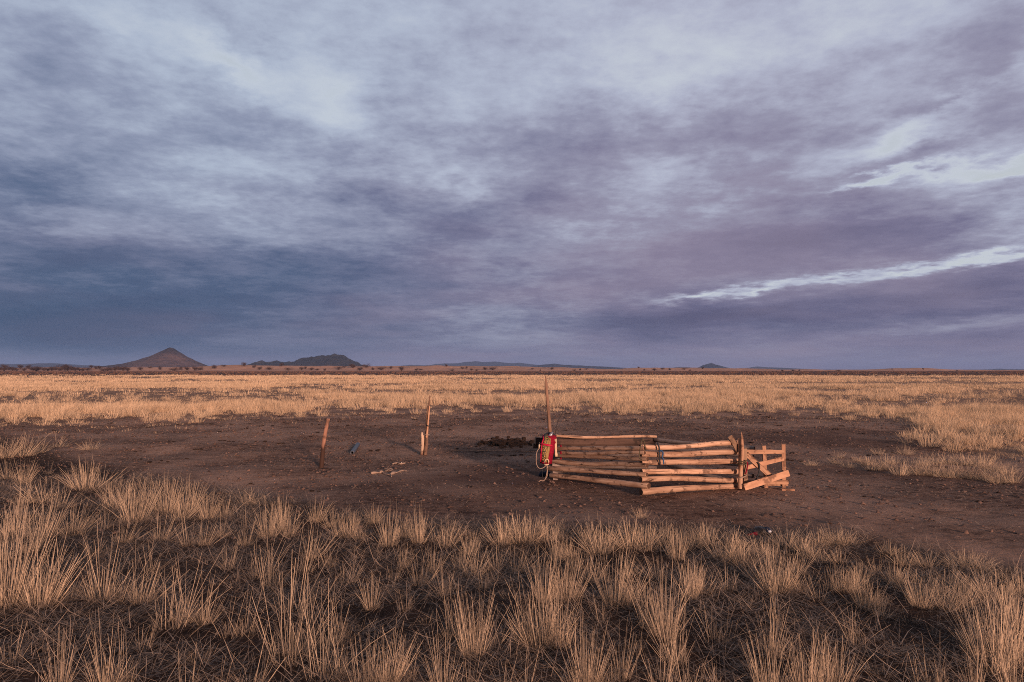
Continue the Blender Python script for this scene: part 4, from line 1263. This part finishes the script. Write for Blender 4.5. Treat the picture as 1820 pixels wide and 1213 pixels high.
timber('rail', P(1345, 861.4, dG + .036), P(1400, 861.5, dG + .036), 0.014, (M_BOARD, M_ENDP), gate, kind='board', wid=2.4 * kg, seed=86, normal=(0, -1, 0))
timber('brace', P(1327, 807.6, dG - .066), P(1371, 848.5, dG - .066), 0.014, (M_BOARD, M_ENDP), gate, kind='board', wid=4.4 * kg, seed=87, normal=(0, -1, 0))
cord('strap', [P(1346, 822, dG - .09), P(1349.5, 826, dG - .1), P(1349.5, 836, dG - .1), P(1347, 846, dG - .1), P(1343, 853, dG - .09)], 0.010, M_DARKC, gate)
o = timber('board', P(1322.5, 866.5, dG - .28), P(1401.5, 841.2, dG - .10), 0.016, (M_BOARD, M_ENDP), None, kind='board', wid=5.4 * kg, seed=91, normal=(0, -1, 0.12))
tag(o, 'thick knotty board leaning slantwise across the foot of the gate', 'board')
o = timber('board', P(1268, 868.6, dG - .12), P(1336, 866.8, dG - .12), 0.010, (M_BOARD, M_ENDP), None, kind='board', wid=0.03, seed=92, normal=(0, 0, 1))
tag(o, 'thin board lying flat along the foot of the right pen wall', 'board')
o = timber('board', P(1388.5, 870.6, 10.0), P(1411, 870.8, 10.0), 0.011, (M_BOARD, M_ENDP), None, kind='board', wid=0.035, seed=93, normal=(0, 0, 1))
tag(o, 'short pale offcut lying on the ground in front of the gate', 'board')
o = cord('cord', [P(1345, 812.5, 12.7), P(1350, 813.6, 12.6), P(1356, 812.6, 12.6), P(1359, 814, 12.5)], 0.02, M_BLUEC)
o.location.z -= 0.0
tag(o, 'short bright blue cord lying behind the gate', 'cord')
for v in o.data.vertices:
    v.co.z = gz(v.co.x, v.co.y) + 0.02 + (v.co.z - P(1350, 813, 12.6).z) * 0.3

# ------------------------------------------------------------------ posts
dH = 11.05
kh = dH / F
b0 = P(984.5, 852, dH)
o = empty('hitching_post', (b0.x, b0.y, 0), 'tall leaning grey-brown pole with pointed top behind the saddle', 'post')
timber('pole', P(984.5, 853, dH), P(969.3, 667.5, dH), 3.7 * kh, (M_POLE, M_ENDP), o, seed=61, taper=0.72, point=0.04, bend=0.02, rough=0.10)
o = cord('twig', [P(986, 790, 11.0), P(987.5, 768, 11.0), P(991, 752, 11.0), P(995.5, 741, 11.0), P(1001, 732, 11.0)], 0.005, M_BLACK)
tag(o, 'thin black curved rod sticking up beside the tall pole', 'rod')
g = G(572, 833)
kk = g.y / F
o = empty('leaning_stake', g, 'leaning wooden stake with a dark lower half, leftmost of the stakes', 'stake')
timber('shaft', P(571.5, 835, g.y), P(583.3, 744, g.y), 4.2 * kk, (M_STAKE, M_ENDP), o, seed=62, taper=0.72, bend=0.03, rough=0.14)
g = G(756, 807.5)
kk = g.y / F
o = empty('tall_stake', g, 'tall thin wooden stake tapering to a broken tip, beside a short stub', 'stake')
timber('shaft', P(755.8, 809, g.y), P(761.5, 722, g.y), 3.3 * kk, (M_POLE, M_ENDP), o, seed=63, taper=0.8, bend=0.02)
timber('tip', P(761.2, 730, g.y - .02), P(764, 703.5, g.y - .02), 1.9 * kk, (M_POLE, M_ENDP), o, seed=64, taper=0.55, bend=0.01)
timber('splint', P(757.8, 778, g.y - .07), P(763.5, 722, g.y - .06), 1.7 * kk, (M_BOARD, M_ENDP), o, seed=65, taper=0.7)
cord('lashing', [P(755, 772, g.y - .06), P(758, 773.4, g.y - .12), P(762, 773, g.y - .09), P(763, 772, g.y)], 0.010, M_ROPE, o)
cord('lashing', [P(758, 755.5, g.y - .05), P(760, 757, g.y - .11), P(763.5, 757.5, g.y - .08), P(764, 756.5, g.y)], 0.010, M_DARKC, o)
g = G(749.5, 807)
kk = g.y / F
o = empty('short_stake', g, 'short pale wooden stub standing left of the tall thin stake', 'stake')
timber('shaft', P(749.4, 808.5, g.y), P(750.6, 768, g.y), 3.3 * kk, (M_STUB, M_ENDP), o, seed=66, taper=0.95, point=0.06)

# ------------------------------------------------------------------ things lying on the ground
a, c = G(625.7, 807), G(636.4, 793.8)
a.z += 0.03
c.z += 0.03
b = MB()
ax = (c - a).normalized()
sd = ax.cross(Vector((0, 0, 1))).normalized()
uu = sd.cross(ax)
ring = []
n = 18
for (p, r) in ((a, 0.03), (a, 0.043), (a + ax * 0.02, 0.047), (c - ax * 0.02, 0.045), (c, 0.042), (c, 0.03), (c - ax * 0.1, 0.03), (a + ax * 0.1, 0.03)):
    ring.append([p + (sd * math.cos(2 * math.pi * j / n) + uu * math.sin(2 * math.pi * j / n)) * r for j in range(n)])
vs = [q for rg_ in ring for q in rg_]
nr_ = len(ring)
fs = [[i * n + j, i * n + (j + 1) % n, ((i + 1) % nr_) * n + (j + 1) % n, ((i + 1) % nr_) * n + j] for i in range(nr_) for j in range(n)]
b.add(vs, fs)
o = b.build('pipe', M_PIPE)
tag(o, 'short blue-grey pipe lying on the ground right of the leaning stake', 'pipe')


def ground_pts(pp, z=0.02):
    out = []
    for x, y in pp:
        v = G(x, y)
        v.z += z
        out.append(v)
    return out


root = empty('knotted_rope', G(690, 842), 'tangled pale rope with knotted rag ends lying on the ground between stakes and pen', 'rope')
cord('rope', ground_pts([(660, 842.5), (672, 841.5), (678, 840), (682, 843), (690, 845.5), (694, 845.5), (697, 842.5), (704, 842), (710, 840), (716, 838.5), (722, 839.5)]), 0.010, M_ROPE, root)
cord('rope', ground_pts([(683, 833.5), (690, 835), (696, 834), (698, 836), (692, 837.5), (685, 838.5)]), 0.008, M_ROPE, root)
cord('rope', ground_pts([(694, 846), (696, 850.5)]), 0.009, M_ROPE, root)
b = MB()
for pp, rr_ in ((((659.5, 842.8), (665, 842), (672, 841.6)), (0.020, 0.021, 0.014)), (((675, 841.8), (677.5, 840), (680.5, 841.2)), (0.014, 0.034, 0.014)),
                (((694.5, 845), (698, 842.8), (703.5, 841.6)), (0.012, 0.028, 0.022)), (((709, 840.2), (713, 838.8), (716, 838.2)), (0.010, 0.015, 0.008))):
    b.tube(ground_pts(pp, 0.02), rr_, 8)
b.build('rag', M_ROPE, root)
o = cord('straw_stalk', ground_pts([(698, 824.5), (706, 823), (712, 824.5), (720, 823.3)], 0.015), 0.016, M_ROPE)
tag(o, 'pale dry stem lying on the soil behind the knotted rope', 'dry stem')
o = cord('tether_rope', ground_pts([(800, 800), (830, 801.5), (870, 801.2), (910, 802), (950, 801.5), (966, 803)], 0.015), 0.008, M_ROPE)
tag(o, 'long thin tether rope lying straight on the ground left of the saddle', 'rope')
v = G(1350, 946)
root = empty('litter_scrap', v, 'dark scrap with red tail and white patch at the edge of the foreground grass', 'scrap')
k = v.y / F
b = MB()
b.blob(v + Vector((2 * k, 0, 0.035)), (13 * k, 0.09, 0.045), 3, 0.35, 12, 7)
b.build('body', M_BLACK, root)
b = MB()
b.blob(v + Vector((12 * k, -0.03, 0.045)), (6.5 * k, 0.06, 0.04), 4, 0.35, 10, 6)
b.build('blue_end', M_BLUE, root)
b = MB()
b.blob(v + Vector((12.5 * k, -0.085, 0.05)), (3.6 * k, 0.02, 0.014), 5, 0.2, 8, 6)
b.build('white_patch', M_WHITE, root)
b = MB()
b.tube([v + Vector((-8 * k, -0.05, 0.02)), v + Vector((-16 * k, -0.07, 0.016)), v + Vector((-26 * k, -0.08, 0.012))], [0.022, 0.018, 0.008], 8)
b.build('red_tail', M_RED, root)
b = MB()
for j in range(7):
    v = G(962 + j * 2.2, 846 + random.uniform(-1.5, 1))
    b.blob((v.x, v.y, v.z + 0.03), (0.045, 0.05, 0.045), 40 + j, 0.5, 9, 6)
o = b.build('blue_cloth', M_BLUE)
tag(o, 'crumpled dark blue cloth on the ground below the saddle', 'cloth')

# ------------------------------------------------------------------ saddle thrown over the end of the logs
dF, s = 10.62, 10.62 / F
sad = empty('saddle', P(972, 850, 10.8), 'riding saddle with gold patterned flap and red felt hung over the log ends', 'saddle')


def drape(xl_top, xr_top, xl_bot, xr_bot, y_top, y_bot, d, back=0.34, nu=5, nv=14, bulge=0.03, drop=0.30):
    """rows of points: up the hidden back, over the logs, down the front"""
    rows = []
    for i in range(nv):
        u = i / (nv - 1)
        if u < 0.30:
            dd, yy, f_ = d + back - 0.03 * u, y_top + 4 + (0.30 - u) / 0.30 * drop / s * 0.9, 0.0
        elif u < 0.55:
            q_ = (u - 0.30) / 0.25
            dd = d + back / 2 + back / 2 * math.cos(math.pi * q_)
            yy = y_top + 4 - 4 * math.sin(math.pi * q_)
            f_ = 0.0
        else:
            q_ = (u - 0.55) / 0.45
            f_ = q_
            dd = d - bulge * math.sin(math.pi * q_) - 0.02 * q_
            yy = y_top + 4 + (y_bot - y_top - 4) * q_
        row = []
        for j in range(nu):
            a_ = j / (nu - 1)
            xl, xr = xl_top + (xl_bot - xl_top) * f_ ** 0.55, xr_top + (xr_bot - xr_top) * f_
            p = P(xl + (xr - xl) * a_, yy + (1 - f_) * 3.0 * (2 * a_ - 1) ** 2 + 1.6 * f_ * math.sin(6.0 * a_ + xl_bot), d)
            p.y = dd - 0.02 * math.sin(math.pi * a_) + 0.012 * f_ * math.sin(5.5 * a_ + 3.0 * u + xl_top)
            p.x += 0.010 * f_ * math.sin(9.0 * u + xl_top)
            p.z += 0.012 * f_ * math.sin(7.0 * a_ + xr_top)
            row.append(p)
        rows.append(row)
    return rows


MB().slab(drape(965.5, 989, 958.8, 979.8, 773.6, 824.5, dF + .02, bulge=0.02), 0.014).build('saddle_pad', M_RED, sad)
fl = MB().slab(drape(967, 977.5, 960.5, 968, 774.2, 820, dF - .005, back=0.37), 0.012).build('patterned_flap', M_PAT, sad)
MB().slab(drape(977, 979, 967.5, 973.8, 776, 822, dF - .005, back=0.37, nu=3), 0.010).build('gold_panel', M_GOLD, sad)
for a0, a1, a2, a3 in ((966.3, 774.5, 959.4, 821.5),):
    pts = [r_[0] + Vector((-0.008, -0.004, 0)) for r_ in drape(967, 977.5, 960.5, 968, 774.2, 821.5, dF - .005, back=0.37)]
    MB().tube(pts[4:], 0.011, 7).build('edge_trim', M_REDB, sad)
bot = drape(967, 977.5, 960.5, 968, 774.2, 821, dF - .005, back=0.37)[-1]
MB().tube([bot[0], bot[2], bot[4], bot[4] + Vector((0.05, 0.01, -0.01))], 0.010, 7).build('edge_trim', M_REDB, sad)
MB().tube([P(960, 788.6, dF - .035), P(966, 790, dF - .06), P(973, 791.6, dF - .075), P(979, 792.4, dF - .07), P(983, 792, dF - .03)], [.008, .013, .018, .015, .008], 8).build('red_roll', M_REDB, sad)
b = MB()
b.tube([P(976.5, 777, dF + .06), P(979.5, 772.5, dF + .06), P(982.6, 768.3, dF + .07)], [.030, .024, .012], 10)
b.build('pommel', M_STEEL, sad)
b = MB()
b.tube([P(968, 775.2, dF + .17), P(974, 774.2, dF + .17), P(981, 775, dF + .17), P(988, 778, dF + .17)], [.03, .055, .055, .035], 10)
b.build('seat', M_BLACK, sad)
MB().slab([[P(985.6, 781, dF + .01), P(989.3, 780, dF + .02)], [P(986, 792, dF - .005), P(989.6, 792, dF + .0)], [P(986.2, 803, dF - .01), P(989.8, 803, dF)],
           [P(986.2, 808, dF - .012), P(991, 808, dF)], [P(986.6, 812, dF - .01), P(990.6, 812, dF)]], 0.012).build('girth_strap', M_CREAM, sad)
MB().slab([[P(956.5, 793, dF + .01), P(959.5, 786, dF)], [P(957.4, 796.5, dF), P(960, 793, dF)], [P(959, 798.5, dF), P(960.4, 798, dF)]], 0.012).build('leather_corner', M_CREAM, sad)
for (x0, x1, yy, hh) in ((984, 997, 793, 2.0), (984, 997, 805, 2.7), (982, 997, 815, 1.6)):
    st = MB().slab([[P(x0, yy - hh, dF + .08), P(x1 - 1, yy - hh, dF + .04)], [P(x0, yy + hh, dF + .06), P(x1 - 1, yy + hh, dF + .02)]], 0.02).build('strap', M_BLACK, sad)
    MB().slab([[P(x1 - 1, yy - hh * .9, dF + .035), P(x1 + .9, yy - hh * .9, dF + .03)], [P(x1 - 1, yy + hh * .9, dF + .018), P(x1 + .9, yy + hh * .9, dF + .012)]], 0.022).build('strap_end', M_RED, st)
# stirrup: a ring flattened at the foot plate
b = MB()
ring = [(968, 826.6), (975, 826), (975.3, 821), (974.2, 817.6), (971.8, 816.4), (969.2, 817.8), (967.7, 822), (968, 826.6)]
b.tube([P(x, y, dF - .07) for x, y in ring], 0.010, 7)
b.slab([[P(967.3, 826.2, dF - .10), P(975.6, 825.6, dF - .10)], [P(967.3, 826.8, dF - .04), P(975.6, 826.2, dF - .04)]], 0.014)
b.build('stirrup', M_CREAM, sad)
cord('stirrup_strap', [P(970.5, 800, dF - .05), P(971, 808, dF - .055), P(971.6, 817, dF - .07)], 0.011, M_GOLD, sad)
cord('lead_rope', [P(958, 797.5, dF), P(954.5, 803, dF - .03), P(953, 814, dF - .05), P(953.5, 825, dF - .06), P(957, 831.5, dF - .07), P(962, 833, dF - .08), P(967.5, 830.5, dF - .08), P(972, 826, dF - .08)], 0.006, M_ROPE, sad)
cord('lead_rope', [P(972.5, 827, dF - .08), P(973, 834, dF - .08), P(971, 845, dF - .08), P(969, 852, dF - .12), P(965, 855.2, dF - .16), P(961.5, 853.8, dF - .16), P(957.5, 856.6, dF - .2)], 0.006, M_ROPE, sad)
cord('lead_rope', [P(971.5, 827, dF - .075), P(973.3, 838, dF - .07), P(972.6, 846, dF - .07), P(970, 851, dF - .1)], 0.0045, M_ROPE, sad)
cord('lead_rope', [P(964.5, 831, dF - .06), P(963.6, 840, dF - .06), P(964, 848, dF - .06)], 0.004, M_DARKC, sad)

# ------------------------------------------------------------------ haze: the air between here and the far ranges
HZ = MB()
x0, x1, y0, y1, z0, z1 = -9400, 9400, -9400, 9400, -6, 130
HZ.add([(x0, y0, z0), (x1, y0, z0), (x1, y1, z0), (x0, y1, z0), (x0, y0, z1), (x1, y0, z1), (x1, y1, z1), (x0, y1, z1)],
       [[3, 2, 1, 0], [4, 5, 6, 7], [0, 1, 5, 4], [1, 2, 6, 5], [2, 3, 7, 6], [3, 0, 4, 7]])
m, t_ = new_mat('pale_haze')
vol = t_.add('ShaderNodeVolumePrincipled')
vol.inputs['Color'].default_value = (0.40, 0.60, 1.0, 1)
vol.inputs['Density'].default_value = 0.00008
vol.inputs['Anisotropy'].default_value = 0.0
om = t_.add('ShaderNodeOutputMaterial')
t_.t.links.new(vol.outputs[0], om.inputs['Volume'])
o = HZ.build('haze', m, smooth=False)
tag(o, 'thin blue haze over the plain', None, None, 'stuff')
